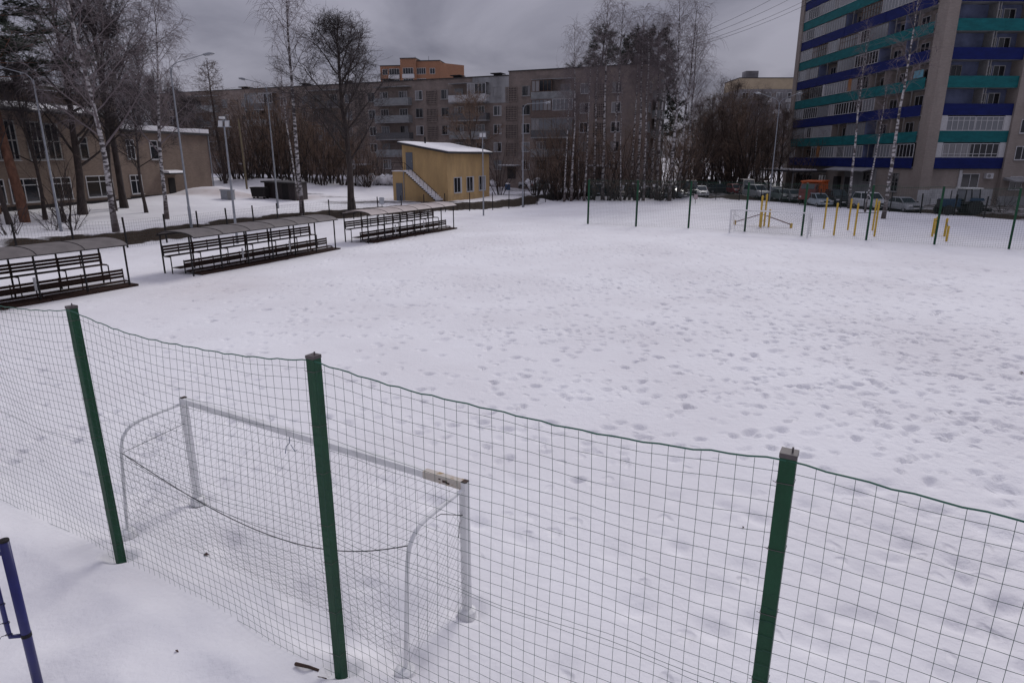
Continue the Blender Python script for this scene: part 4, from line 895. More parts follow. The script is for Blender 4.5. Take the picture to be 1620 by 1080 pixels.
t = floodlight(376, 386, 7.75, 'floodlight mast with two lamp heads behind the middle bench shelter', (-.22, .22))
MB().tube([(0, 0, 8.1), (0, -.2, 8.35), (.15, -.5, 8.3)], .03, n=5).build('bracket', m_steel, t); MB().box((.02, -.75, 8.22), (.3, -.45, 8.36)).build('small_lamp', m_lamp, t)
floodlight(765, 341, 7.75, 'slim floodlight mast with two lamp heads in front of the ochre building', (-.17, .17))
p = G(433, 306)
t = tag(MB().tube([(0, 0, -.3), (-.05, 0, 4), (-.15, 0, 8.6)], .14, .10, 8, True).build('wooden_post', mat('weathered_pole', (.17, .14, .085), .85, var=.3, scale=3, stretch=(1, 1, .2)), None, G(391, 300)), 'leaning weathered wooden pole before the brown brush', 'pole')

# ------------------------------------------------------------------ yellow exercise equipment
m_yend = mat('yellow_cap', (.60, .40, .05), .5)
def ypost(t, x, y, h, w=.13, slash=True):
    o = MB().tube([(x, y, -.3), (x, y, h)], w * .55, n=8, caps=True).build('post', m_yellow, t)
    MB().lathe([(w * .62, h), (w * .62, h + .10), (w * .3, h + .16)], (x, y, 0), 8).build('cap', m_yend, o)
def gym():
    g = 'yellow exercise equipment behind the far goal'
    A = [(26.29, 55.45, 2.4), (24.94, 50.81, 2.3), (27.83, 54.46, 2.4), (26.3, 50.38, 2.3), (29.62, 53.97, 2.4), (27.63, 49.97, 2.5)]
    t = thing('pull_up_bar', 'group of tall yellow pull up posts with thin steel bars', 'pull-up bars', (27, 52.5, 0), 0, g)
    for x, y, h in A: ypost(t, x - 27, y - 52.5, h)
    def bar(i, j, z): MB().tube([(A[i][0] - 27, A[i][1] - 52.5, z), (A[j][0] - 27, A[j][1] - 52.5, z)], .025, n=6).build('bar', m_dark, t)
    bar(0, 2, 1.85); bar(2, 4, 1.85); bar(3, 5, 1.75)
    t = thing('parallel_bars', 'short yellow parallel bar posts right of the tall pull up posts', 'parallel bars', (32.2, 49.2, 0), 0, g)
    for x, y, h in ((-.4, .4, 1.25), (.75, 1.9, 1.25), (.5, .35, 1.25), (.62, .55, 1.2), (-1.05, -2.3, .95)): ypost(t, x, y, h, .14)
    MB().tube([(-.4, .4, 1.1), (.75, 1.9, 1.1)], .025, n=6).build('bar', m_dark, t); MB().tube([(.5, .35, 1.1), (-1.05, -2.3, .85)], .025, n=6).build('bar', m_dark, t)
    t = thing('exercise_ladder', 'yellow ladder stand with two sloping sit up benches behind the far goal', 'exercise ladder', (21.8, 57.4, 0), 0, g)
    P = [(-.55, -1.2, 1.35), (.35, -.6, 1.35), (-.3, -.3, 2.5), (.3, .3, 2.6)]
    for x, y, h in P: ypost(t, x, y, h, .15)
    for z in (.5, 1.0, 1.4, 1.8, 2.2): MB().tube([(-.3, -.3, z), (.3, .3, z)], .022, n=5).build('rung', m_rusty if z > 1.2 else m_dark, t)
    for a, c in (((-.3, .1, 1.0), (-1.9, 1.4, .25)), ((.2, -.3, .95), (2.0, -1.3, .28))):
        o = MB().bar(a, c, .28, .06).build('bench_board', mat('red_brown_board', (.10, .035, .03), .6), t)
        ypost(t, c[0], c[1], .25, .2)
gym()

# ------------------------------------------------------------------ blue frame at the left picture edge
def blue_frame():
    zt = 2.0; p = gz(6, 856, zt)
    b = thing('blue_pole_frame', 'dark blue tube frame with wire ties at the lower left edge', 'pole frame', (p[0], p[1], 0))
    MB().tube([(0, 0, -.3), (0, 0, zt)], .047, n=14, caps=True).build('pole', m_blue, b, smooth=True); MB().lathe([(.05, zt + .001), (.048, zt + .02), (.02, zt + .03)], (0, 0, 0), 14).build('cap', m_dark, b)
    s = Vector((-.13, -.06, 0)); MB().tube([s + Vector((0, 0, zt - .2)), s + Vector((0, 0, zt - 1.02)), s * .95 + Vector((0, 0, zt - 1.12)), s * .2 + Vector((0, 0, zt - 1.14))], .024, n=10).build('side_tube', m_blue, b, smooth=True)
    MB().tube([s + Vector((0, 0, zt - .2)), s + Vector((0, 0, zt - .14)), Vector((0, 0, zt - .12))], .024, n=10).build('side_tube', m_blue, b, smooth=True)
    for z in (.72, .95, 1.1):
        c = s + Vector((0, 0, zt - z)); w = [c + Vector((.03 * math.cos(q), .03 * math.sin(q), .004 * q)) for q in [i * .7 for i in range(10)]] + [c + Vector((-.06, -.03, .01)), c + Vector((-.08, -.05, -.03))]
        MB().tube(w, .004, n=4).build('wire_tie', m_dark, b)
    for i in range(3): MB().lathe([(.051, 0), (.051, .012)], (0, 0, zt - 1.16 + i * .016), 12).build('wire_tie', m_dark, b)
blue_frame()

# ------------------------------------------------------------------ vehicles
m_tyre = mat('tyre', (.018, .018, .018), .9); m_rim = mat('rim', (.25, .25, .26), .4, metal=.6); m_cglass = glassmat('car_glass', (.03, .04, .045), .08); m_hl = mat('headlight', (.5, .5, .5), .15); m_tl = mat('tail_light', (.25, .01, .01), .3)
m_trim = mat('dark_trim', (.02, .02, .02), .6); m_plate = mat('number_plate', (.6, .6, .58), .5)
def paint(name, c, r=.35): return mat(name + '_car_paint', c, r, var=.12, scale=1.5)
def car(label, px, py, yaw, pm, kind='hatch', name='parked_car', cat='car', snow=False):
    p = G(px, py); t = thing(name, label, cat, p, R(yaw), 'cars parked beyond the far edge of the pitch')
    L, W, H, hood, bon = {'hatch': (3.9, 1.66, 1.45, .86, 1.0), 'sedan': (4.4, 1.70, 1.42, .88, 1.1), 'suv': (4.3, 1.78, 1.72, 1.02, 1.0), 'van': (5.2, 1.95, 2.2, 1.15, .7)}[kind]
    st = [(-L / 2, .42, .62), (-L / 2 + .08, .3, hood - .05), (-L / 2 + .5, .25, hood + .03), (0, .22, hood + .04), (L / 2 - bon, .22, hood), (L / 2 - .35, .25, hood - .12), (L / 2 - .06, .3, hood - .25), (L / 2, .42, .58)]
    m = MB(); vs = []; n = 8
    for x, zb, zt in st:
        k = .93 if abs(x) > L / 2 - .2 else 1.
        for y, z in ((-.46, zb), (-.5, zb + .15), (-.5, zt - .14), (-.44, zt), (.44, zt), (.5, zt - .14), (.5, zb + .15), (.46, zb)): vs.append((x, y * W * k, z))
    fs = [(i * n + j, i * n + (j + 1) % n, (i + 1) * n + (j + 1) % n, (i + 1) * n + j) for i in range(len(st) - 1) for j in range(n)] + [tuple(range(n)), tuple((len(st) - 1) * n + j for j in range(n))]
    m.add(vs, fs); body = m.build('body', pm, t, smooth=False)
    xr0, xr1 = -L / 2 + (.75 if kind == 'sedan' else .22), L / 2 - bon + .05; rx0, rx1 = xr0 + (.5 if kind == 'sedan' else .28), xr1 - (.75 if kind != 'van' else .5)
    hb = hood + .02; a, c = W * .45, W * .385
    cb = [(xr0, -a, hb), (xr1, -a, hb), (xr1, a, hb), (xr0, a, hb), (rx0, -c, H - .05), (rx1, -c, H - .05), (rx1, c, H - .05), (rx0, c, H - .05), (rx0 + .1, -c * .92, H), (rx1 - .12, -c * .92, H), (rx1 - .12, c * .92, H), (rx0 + .1, c * .92, H)]
    MB().add(cb, [(0, 1, 5, 4), (1, 2, 6, 5), (2, 3, 7, 6), (3, 0, 4, 7), (4, 5, 9, 8), (5, 6, 10, 9), (6, 7, 11, 10), (7, 4, 8, 11), (8, 9, 10, 11)]).build('cabin', pm, t)
    def pane(nm, q, k=.12, o=.006):
        q = [Vector(v) for v in q]; ce = sum(q, Vector()) / 4; nrm = (q[1] - q[0]).cross(q[2] - q[0]).normalized()
        if nrm.dot(ce - Vector((0, 0, 1.0))) < 0: nrm = -nrm
        MB().prism([v + (ce - v) * k + nrm * o for v in q], nrm * .006).build(nm, m_cglass, t)
    pane('windscreen', [cb[1], cb[2], cb[6], cb[5]]); pane('rear_window', [cb[3], cb[0], cb[4], cb[7]], .16)
    for i, (q0, q1, q2, q3) in enumerate(((0, 1, 5, 4), (2, 3, 7, 6))):
        A, B, C_, D_ = (Vector(cb[v]) for v in (q0, q1, q2, q3)); m1, m2 = (A + B) / 2, (C_ + D_) / 2
        pane('side_window', [A, m1, m2, D_], .1); pane('side_window', [m1, B, C_, m2], .1)
    for x in (-L * .30, L * .32):
        for s in (-1, 1):
            w = MB().lathe([(.2, -.1), (.30, -.09), (.32, -.04), (.32, .04), (.30, .09), (.2, .1)], (0, 0, 0), 14, 'y').build('wheel', m_tyre, t, (x, s * (W / 2 - .1), .3))
            MB().lathe([(.19, .0), (.19, s * .112), (.05, s * .12)], (0, 0, 0), 10, 'y').build('rim', m_rim, w)
    for s in (-1, 1):
        MB().box((L / 2 - .1, s * W * .36 - .16, .60), (L / 2 + .005, s * W * .36 + .16, .76)).build('headlight', m_hl, t); MB().box((-L / 2 - .005, s * W * .4 - .1, .62), (-L / 2 + .12, s * W * .4 + .1, .86)).build('tail_light', m_tl, t)
        MB().box((xr1 - .25, s * (W * .5) - .0, hood + .02), (xr1 - .12, s * (W * .5 + .16), hood + .16)).build('mirror', m_trim, t)
    MB().box((L / 2 - .02, -W * .2, .52), (L / 2 + .012, W * .2, .68)).build('grille', m_trim, t); MB().box((L / 2 - .05, -W * .46, .3), (L / 2 + .03, W * .46, .46)).box((-L / 2 - .03, -W * .46, .32), (-L / 2 + .05, W * .46, .5)).build('bumper', m_trim if kind == 'suv' else pm, t)
    MB().box((L / 2 + .032, -.26, .36), (L / 2 + .04, .26, .46)).box((-L / 2 - .04, -.26, .55), (-L / 2 - .032, .26, .66)).build('number_plate', m_plate, t)
    if snow:
        MB().prism([(rx0, -c * .95, H + .002), (rx1, -c * .95, H + .002), (rx1 - .1, -c * .8, H + .12), (rx0 + .1, -c * .8, H + .12)], (0, c * 1.8, 0)).build('snow', m_snow, t)
    return t
c_white = paint('white', (.52, .53, .54)); c_silver = paint('silver', (.25, .26, .27)); c_black = paint('black', (.015, .017, .02)); c_red = paint('red', (.20, .02, .03)); c_grey = paint('grey', (.12, .13, .135)); c_beige = paint('beige', (.30, .27, .24)); c_navy = paint('navy', (.02, .03, .06)); c_green = paint('grey_green', (.10, .13, .12)); c_pale = paint('pale_blue', (.28, .32, .35))
F_ = -95                                                # nose towards the pitch
car('white small hatchback with nose to the pitch, far left of the parking row', 1108, 311, F_, c_white, 'hatch')
car('grey hatchback half hidden behind the white hatchback at the left', 1121, 300, -80, c_grey, 'suv')
car('low black sedan parked sideways left of the red car', 1136, 306, 10, c_black, 'sedan')
car('dark red hatchback in the row, with a pale roof', 1162, 307, -85, c_red, 'hatch')
car('silver beige off roader left of the two armed lamp', 1196, 313, -75, c_silver, 'suv')
car('beige van half hidden behind the silver off roader', 1180, 308, -100, c_beige, 'van', 'parked_van', 'van')
car('white sedan roof showing behind the silver off roader', 1209, 300, -60, c_white, 'sedan')
car('dark sedan right beside the two armed street lamp', 1226, 312, -100, c_black, 'sedan')
car('grey green sedan right of the two armed lamp, nose to the pitch', 1236, 317, -88, c_green, 'sedan')
car('white delivery van standing before the bare wood', 1146, 296, -90, c_white, 'van', 'parked_van', 'van', snow=True)
car('pale silver hatchback in front of the orange tipper truck', 1294, 326, -88, c_pale, 'hatch')
car('dark navy sedan between the two slender birches', 1355, 324, 170, c_navy, 'sedan')
car('white off roader beside the right slender birch', 1374, 330, -80, c_white, 'suv')
car('silver sedan nose out, left of the blue tractor', 1426, 334, -85, c_silver, 'sedan')
car('white off roader parked before the long apartment house, right of the ochre building', 829, 297, -90, c_white, 'suv')
car('snow covered car among the birches left of the parking row', 1035, 313, -70, c_grey, 'hatch', snow=True)
car('dark car behind the second far fence post', 1002, 312, -80, c_black, 'suv', snow=True)
car('dark van behind the bushes right of the birch group', 1086, 310, -85, c_black, 'van', 'parked_van', 'van')
car('grey green sedan half hidden by bushes right of the grey street lamp', 862, 300, 10, c_green, 'sedan')
car('beige hatchback between the birch trunks, left of the snow covered car', 975, 312, -80, c_beige, 'hatch')
car('navy sedan behind the stout forked birch', 948, 308, 15, c_navy, 'sedan', snow=True)
car('dark green off roader right of the pale silver hatchback', 1322, 324, -95, c_black, 'suv')
car('low grey sedan just left of the orange tipper truck', 1252, 318, -90, c_grey, 'sedan')
car('grey car right of the birch group with frosted roof', 1066, 313, -60, c_grey, 'sedan', snow=True)
m_otruck = mat('orange_truck_paint', (.50, .10, .015), .5, var=.15, scale=2); m_cab = mat('red_brown_cab_paint', (.13, .03, .025), .5, var=.2)
def truck():
    t = thing('tipper_truck', 'orange tipper truck with dark red cab parked by the tower', 'truck', G(1283, 321), R(232)); t.scale = (.84,) * 3
    MB().box((1.0, -1.1, .9), (2.9, 1.1, 2.0)).prism([(1.0, -1.05, 2.0), (2.8, -1.05, 2.0), (2.45, -1.0, 2.75), (1.05, -1.0, 2.75)], (0, 2.05, 0)).build('cab', m_cab, t)
    MB().box((2.9, -1.0, .6), (3.2, 1.0, 1.5)).build('bonnet', m_cab, t)
    MB().prism([(-3.2, -1.2, 1.3), (.8, -1.2, 1.3), (.8, -1.35, 2.9), (-3.2, -1.35, 3.05)], (0, 2.6, 0)).build('hopper', m_otruck, t); MB().box((-3.25, -1.4, 2.95), (1.3, 1.4, 3.12)).build('hopper_rim', m_otruck, t)
    f = MB()
    for x in (-2.4, -1.4, -.4, .5): f.box((x - .05, -1.44, 1.35), (x + .05, -1.36, 2.94)).box((x - .05, 1.29, 1.35), (x + .05, 1.42, 2.94))
    f.build('rib', m_otruck, t); MB().box((-3.2, -.5, .6), (2.9, .5, .9)).build('chassis', m_trim, t)
    MB().prism([(2.82, -.9, 2.05), (2.82, .9, 2.05), (2.49, .85, 2.68), (2.49, -.85, 2.68)], (.02, 0, .01)).build('windscreen', m_cglass, t)
    for s in (-1, 1): MB().box((1.3, s * 1.06 - .01, 2.05), (2.3, s * 1.06 + .01, 2.6)).build('side_window', m_cglass, t); MB().box((3.2, s * .75 - .12, .9), (3.22, s * .75 + .12, 1.1)).build('headlight', m_hl, t)
    for x in (-2.3, -1.1, 2.0):
        for s in (-1, 1):
            w = MB().lathe([(.3, -.15), (.5, -.13), (.5, .13), (.3, .15)], (0, 0, 0), 14, 'y').build('wheel', m_tyre, t, (x, s * 1.0, .5)); MB().lathe([(.28, 0), (.28, s * .16), (.1, s * .12)], (0, 0, 0), 10, 'y').build('rim', m_rim, w)
truck()
m_tblue = mat('tractor_blue_paint', (.012, .042, .085), .6, var=.3)
def tractor():
    t = thing('tractor', 'blue wheeled tractor with glazed cab standing in front of the tower', 'tractor', G(1517, 339), R(178))
    MB().box((.2, -.35, .75), (2.1, .35, 1.5)).build('bonnet', m_tblue, t); MB().box((2.1, -.33, .7), (2.18, .33, 1.45)).build('grille', m_trim, t); MB().box((-1.3, -.3, .55), (2.0, .3, .76)).build('chassis', m_trim, t)
    c = MB()
    for x, y in ((-1.3, -.75), (-1.3, .75), (.15, -.7), (.15, .7), (-.5, -.76), (-.5, .76)): c.bar((x, y, 1.2), (x + (.12 if x < 0 else -.1), y * .95, 2.45), .09)
    c.box((-1.35, -.78, 1.05), (.2, .78, 1.25)); c.build('cab_frame', m_trim, t); MB().box((-1.4, -.85, 2.45), (.25, .85, 2.58)).build('roof', m_plate, t)
    for s in (-1, 1):
        MB().box((-1.15, s * .72 - .008, 1.27), (-.52, s * .72 + .008, 2.4)).box((-.4, s * .71 - .008, 1.27), (.05, s * .71 + .008, 2.4)).build('side_window', m_glass2, t)
        MB().prism([(-1.6, s * .55, 1.35), (-.3, s * .55, 1.35), (-.45, s * .55, 1.62), (-1.45, s * .55, 1.62)], (0, s * .5, 0)).build('mudguard', m_tblue, t)
    MB().box((.1, -.62, 1.5), (.12, .62, 2.4)).build('windscreen', m_glass2, t); MB().box((-.9, -.25, 1.25), (-.5, .25, 1.9)).build('seat', m_otruck, t); MB().tube([(1.2, .2, 1.5), (1.2, .2, 2.3)], .05, n=8).build('exhaust', m_trim, t)
    for x, r, w_ in ((-.95, .72, .2), (1.6, .45, .14)):
        for s in (-1, 1):
            o = MB().lathe([(r * .6, -w_), (r * .95, -w_), (r, -w_ * .6), (r, w_ * .6), (r * .95, w_), (r * .6, w_)], (0, 0, 0), 20, 'y')
            for k in range(14): a = k * 2 * math.pi / 14; o.bar((r * math.cos(a), -w_, r * math.sin(a)), (r * math.cos(a + .15), w_, r * math.sin(a + .15)), .06, .06)
            w = o.build('wheel', m_tyre, t, (x, s * .82, r - .02)); MB().lathe([(r * .58, 0), (r * .58, s * w_ * .6), (r * .2, s * w_ * .9)], (0, 0, 0), 12, 'y').build('rim', m_tblue, w)
    MB().bar((-1.3, 0, .6), (-2.4, 0, .5), .15).bar((-2.4, -.9, .45), (-2.4, .9, .45), .3).bar((-2.0, -.6, .3), (-2.0, .6, .9), .12).build('rear_implement', m_trim, t)
tractor()
# ------------------------------------------------------------------ trees (each kind's mesh is shared by its copies)
def rdir(rnd, d, ang):
    """a direction leaning ang away from d"""
    d = d.normalized(); a = d.orthogonal().normalized(); b = d.cross(a); w = rnd.uniform(0, 6.283)
    return (d * math.cos(ang) + (a * math.cos(w) + b * math.sin(w)) * math.sin(ang)).normalized()
def limb(rnd, p, d, L, n, bend, wob):
    """polyline that bends towards the vector bend"""
    pts = [p.copy()]; d = d.normalized()
    for i in range(n):
        d = (d + bend * (1 / n) + Vector((rnd.uniform(-1, 1), rnd.uniform(-1, 1), rnd.uniform(-.7, .7))) * wob).normalized(); pts.append(pts[-1] + d * (L / n))
    return pts
def on(pts, t):
    u = t * (len(pts) - 1); i = min(int(u), len(pts) - 2); f = u - i
    return pts[i].lerp(pts[i + 1], f), (pts[i + 1] - pts[i]).normalized()
Zv = Vector((0, 0, 1))
def trunkline(rnd, H, wob, n=12):
    pts = [Vector((0, 0, -.4))]; x = y = 0.; vx = vy = 0.
    for i in range(1, n + 1):
        vx = vx * .7 + rnd.uniform(-1, 1) * wob; vy = vy * .7 + rnd.uniform(-1, 1) * wob; x += vx; y += vy; pts.append(Vector((x, y, H * i / n)))
    return pts
def birch(seed, H=20., r=.19, start=.36, np_=30, L0=.30, dens=1., droop=1., ang=(28, 52), tw=.0088):
    rnd = random.Random(seed); t = MB(); c = MB(); tp = trunkline(rnd, H, .09)
    t.tube(tp, [r * (1 - .95 * (i / 12) ** 1.1) * (1.35 if i == 0 else 1) + .012 for i in range(13)], n=8)
    for k in range(np_):
        h = start + (1 - start) * (k + rnd.random()) / np_; p, d = on(tp, h); az = k * 2.4 + rnd.uniform(-.5, .5); el = R(rnd.uniform(*ang))
        dr = Vector((math.cos(az) * math.sin(el), math.sin(az) * math.sin(el), math.cos(el))); L = H * (L0 * (1 - h) ** .8 + .05) * rnd.uniform(.7, 1.2)
        pl = limb(rnd, p, dr, L, 6, Vector((0, 0, .15)), .10); rr = max(.014, r * .34 * (1 - h) ** .7 * L / (H * .25))
        (t if rr > .075 and h < .8 else c).tube(pl, [rr * (1 - i / 6.5) + .006 for i in range(7)], n=5)
        m = int((5 + L * 1.6) * dens)
        for j in range(m):
            q, e = on(pl, .18 + .82 * (j + rnd.random()) / m); s = limb(rnd, q, rdir(rnd, e, R(rnd.uniform(25, 60))), L * rnd.uniform(.18, .36), 3, Vector((0, 0, -.1 * droop)), .14)
            c.tube(s, .013, .007, n=3)
            for i in range(int(5 * dens) + 1):
                u, e2 = on(s, rnd.uniform(.2, 1)); g = limb(rnd, u, rdir(rnd, e2, R(rnd.uniform(20, 65))), rnd.uniform(.6, 1.5) * H / 20, 3, Vector((0, 0, -1.1 * droop)), .12); c.tube(g, tw, tw * .6, n=3)
    return t, c
def broad(seed, H=20., r=.26, start=.3, nl=18, dens=1., width=.27, tw=.0115, up=.4):
    rnd = random.Random(seed); t = MB(); c = MB(); tp = trunkline(rnd, H * .9, .09)
    t.tube(tp, [r * (1 - .9 * (i / 12)) * (1.4 if i == 0 else 1) + .012 for i in range(13)], n=8)
    for k in range(nl):
        h = start + (.97 - start) * (k + rnd.random()) / nl; p, d = on(tp, h); az = k * 2.4 + rnd.uniform(-.6, .6); el = R(rnd.uniform(38, 68) * (1.05 - .45 * h))
        sh = math.sin(min(1, (h - start) / (1 - start) * .8 + .28) * math.pi) ** .7
        dr = Vector((math.cos(az) * math.sin(el), math.sin(az) * math.sin(el), math.cos(el))); L = H * width * (sh * .9 + .25) * rnd.uniform(.8, 1.2)
        pl = limb(rnd, p, dr, L, 6, Vector((0, 0, up)), .16); rr = max(.02, r * .42 * (1 - h * .6))
        (t if rr > .05 and h < .75 else c).tube(pl, [rr * (1 - i / 6.6) + .008 for i in range(7)], n=5)
        m = int((6 + L * 1.0) * dens)
        for j in range(m):
            q, e = on(pl, .2 + .8 * (j + rnd.random()) / m); s = limb(rnd, q, rdir(rnd, e, R(rnd.uniform(28, 65))), L * rnd.uniform(.22, .42), 4, Vector((0, 0, up * .6)), .2)
            c.tube(s, .022, .009, n=3)
            for i in range(int(6 * dens) + 1):
                u, e2 = on(s, rnd.uniform(.2, 1)); g = limb(rnd, u, rdir(rnd, e2, R(rnd.uniform(25, 70))), rnd.uniform(.5, 1.3) * H / 20, 3, Vector((0, 0, .15)), .25); c.tube(g, tw, tw * .6, n=3)
                for _ in range(2): v, e3 = on(g, rnd.uniform(.2, .9)); w = v + rdir(rnd, e3, R(rnd.uniform(30, 70))) * rnd.uniform(.2, .55); c.tube([v, w], tw * .75, tw * .5, n=3)
    return t, c
def thicket(seed, H=10., ns=13, dens=1., tw=.014, fan=26):
    rnd = random.Random(seed); t = MB(); c = MB()
    for k in range(ns):
        az = k * 2.4 + rnd.uniform(-.4, .4); el = R(rnd.uniform(3, fan)); b = Vector((math.cos(az), math.sin(az), 0)) * rnd.uniform(.1, .6) - Zv * .3
        dr = Vector((math.cos(az) * math.sin(el), math.sin(az) * math.sin(el), math.cos(el))); L = H * rnd.uniform(.65, 1.02)
        pl = limb(rnd, b, dr, L, 7, Vector((rnd.uniform(-.5, .5), rnd.uniform(-.5, .5), .1)), .17); t.tube(pl, [.07 * H / 10 * (1 - i / 7.6) + .01 for i in range(8)], n=5)
        m = int(11 * dens)
        for j in range(m):
            q, e = on(pl, .12 + .86 * (j + rnd.random()) / m); s = limb(rnd, q, rdir(rnd, e, R(rnd.uniform(22, 62))), H * rnd.uniform(.12, .28), 4, Vector((0, 0, .2)), .2); c.tube(s, .02, .009, n=3)
            for i in range(int(7 * dens)):
                u, e2 = on(s, rnd.uniform(.1, 1)); g = limb(rnd, u, rdir(rnd, e2, R(rnd.uniform(20, 70))), H * rnd.uniform(.04, .12), 2, Vector((0, 0, .1)), .2); c.tube(g, tw, tw * .6, n=3)
    return t, c
def larch(seed, H=17.):
    rnd = random.Random(seed); t = MB(); c = MB(); tp = trunkline(rnd, H, .04); t.tube(tp, .2, .02, n=8)
    for k in range(85):
        h = .18 + .8 * k / 85; p, d = on(tp, h); az = k * 2.4 + rnd.uniform(-.4, .4); L = H * (.24 * (1 - h) + .03) * rnd.uniform(.75, 1.15)
        pl = limb(rnd, p, Vector((math.cos(az), math.sin(az), .25)), L, 5, Vector((0, 0, .35)), .12); c.tube(pl, .03, .01, n=3)
        m = int(6 + L * 4)
        for j in range(m):
            q, e = on(pl, .15 + .85 * (j + rnd.random()) / m); g = limb(rnd, q, rdir(rnd, e, R(rnd.uniform(25, 75))), rnd.uniform(.35, .9), 2, Vector((0, 0, -.2)), .2); c.tube(g, .014, .009, n=3)
            for _ in range(3): v, e3 = on(g, rnd.uniform(.1, 1)); c.tube([v, v + rdir(rnd, e3, R(60)) * rnd.uniform(.15, .4)], .011, .008, n=3)
    return t, c
def pine(seed, H=18., start=.35, nb=46, L0=.26, flat=.25, tuft=1.):
    rnd = random.Random(seed); t = MB(); c = MB(); tp = trunkline(rnd, H, .10); t.tube(tp, [.24 * (1 - .9 * i / 12) + .015 for i in range(13)], n=8)
    for k in range(nb):
        h = start + (1 - start) * (k + rnd.random()) / nb; p, d = on(tp, h); az = k * 2.4 + rnd.uniform(-.4, .4); L = H * (L0 * (1 - h) ** .7 + .035) * rnd.uniform(.7, 1.15)
        pl = limb(rnd, p, Vector((math.cos(az), math.sin(az), flat * rnd.uniform(-.3, 1.4))), L, 5, Vector((0, 0, .25)), .12); t.tube(pl, .05 * (1 - h * .6), .012, n=4)
        m = int(5 + L * 3.2)
        for j in range(m):
            q, e = on(pl, .3 + .7 * (j + rnd.random()) / m); s = limb(rnd, q, rdir(rnd, e, R(rnd.uniform(20, 70))), rnd.uniform(.25, .8), 2, Vector((0, 0, .2)), .15)
            t.tube(s, .013, .009, n=3)
            for v in (s[1], s[2]):
                for _ in range(int(13 * tuft)):
                    dd = rdir(rnd, (e + Zv * .5), R(rnd.uniform(5, 95))); a = dd.orthogonal().normalized() * .034; l = rnd.uniform(.22, .48); o = v + Vector((rnd.uniform(-.12, .12), rnd.uniform(-.12, .12), rnd.uniform(-.06, .06)))
                    c.add([o - a, o + a, o + dd * l], [(0, 1, 2)])
    return t, c
_tm = {}
def proto(key, fn, mt, mc):
    t, c = fn(); _tm[key] = (t.mesh('trunk', mt, True, fix=False), c.mesh('crown', mc, True, fix=False)); print(key, len(t.f) + len(c.f))
proto('birch0', lambda: birch(1, 22, .21, .5, 28, dens=.72), m_birch, m_twigb)
proto('birch1', lambda: birch(2, 20, .16, .52, 26, .25, dens=.8), m_birch, m_twigb)
proto('birch2', lambda: birch(3, 23, .21, .42, 38, .33, .65, 1.2), m_birch, m_twigb)
proto('birch_thin', lambda: birch(14, 18, .125, .5, 18, .16, .7, .4, (20, 40)), m_birch, m_twigb)
proto('birch_left', lambda: birch(7, 19, .2, .28, 34, .30, 1.2, .9, (35, 70)), m_birch, m_twigb)
proto('broad0', lambda: broad(11, 20, .27, .27, 22, 1.5, .28), m_bark, m_twig)
proto('broad1', lambda: broad(12, 20, .30, .2, 20, 1.05, .30), m_bark, m_twig)
proto('broad2', lambda: broad(13, 16, .2, .3, 18, 1.15, .26, .014), m_bark, m_twig)
proto('crooked', lambda: broad(18, 12, .2, .3, 10, 1.2, .42, .013, .15), m_bark, m_twigo)
proto('thicket0', lambda: thicket(21, 10, 13, 1.05, .0105, 30), m_bark, m_twigo)
proto('thicket1', lambda: thicket(22, 9, 11, .85, .010, 36), m_bark, m_twigo)
proto('thicket2', lambda: thicket(23, 12, 10, .85, .0105, 24), m_bark, m_twigw)
proto('broad3', lambda: broad(15, 15, .2, .25, 17, 1.05, .28, .0125), m_bark, m_twigw)
proto('shrub', lambda: thicket(24, 3, 9, .5, .008, 42), m_bark, m_twig)
proto('larch', lambda: larch(31), m_bark, m_twigw)
proto('pine0', lambda: pine(41, 24, .42, 60, .24, .15, 1.5), m_pineb, m_needle)
proto('pine1', lambda: pine(42, 16, .3, 60, .20, .1, .8), m_bark, m_needle)
PROTO_H = dict(birch0=22, birch1=20, birch2=23, birch_thin=18, birch_left=19, broad0=20, broad1=20, broad2=16, broad3=15, crooked=12, thicket0=10, thicket1=9, thicket2=12, shrub=3, larch=17, pine0=24, pine1=16)
def tree(key, label, pos, H, rot=0., lean=(0, 0), name='bare_tree', cat='tree', group=None, wide=1.):
    if len(pos) == 2: pos = G(*pos)
    t = thing(name, label, cat, pos, 0, group); s = H / PROTO_H[key]; t.scale = (s * wide, s * wide, s); t.rotation_euler = (lean[0], lean[1], rot)
    a, c = _tm[key]; place('trunk', a, t); place('crown', c, t); return t
def P3(px, D, z=None):
    X = (px - 810) / FPX * D * .962; return Vector((X, D, Tz(X, D) if z is None else z))
# left cluster before the school
tree('pine0', 'dark green pine reaching in from the upper left corner, reddish trunk', G(40, 352), 25, 1.2, (0, -.02), 'pine_tree', wide=1.45)
tree('pine0', 'second dark pine at the very left edge, half outside the picture', P3(-22, 56), 21, 2.2, (0, .0), 'pine_tree', wide=1.1)
tree('broad2', 'dark bare tree with leaning trunk at the far left edge before the school windows', G(16, 356), 15, .4, (0, -.07))
tree('broad1', 'big dark bare tree leaning right, left of the near birch', G(131, 338), 22, .7, (0, .07))
tree('birch_left', 'white trunked birch nearest the low fence, leaning left', G(184, 367), 20, 1.0, (.02, -.025), 'birch_tree', wide=.95)
tree('broad0', 'thick dark bare tree standing close behind the leaning birch', G(197, 330), 23, 2.0, (0, -.03))
tree('broad2', 'slim dark twin trunk between the near birch and the thick dark tree', G(181, 334), 18, 3.0, (0, -.04))
tree('birch_left', 'mottled birch with weeping right hand crown before the school end wall', G(264, 346), 19, 4.1, (0, -.06), 'birch_tree', wide=.85)
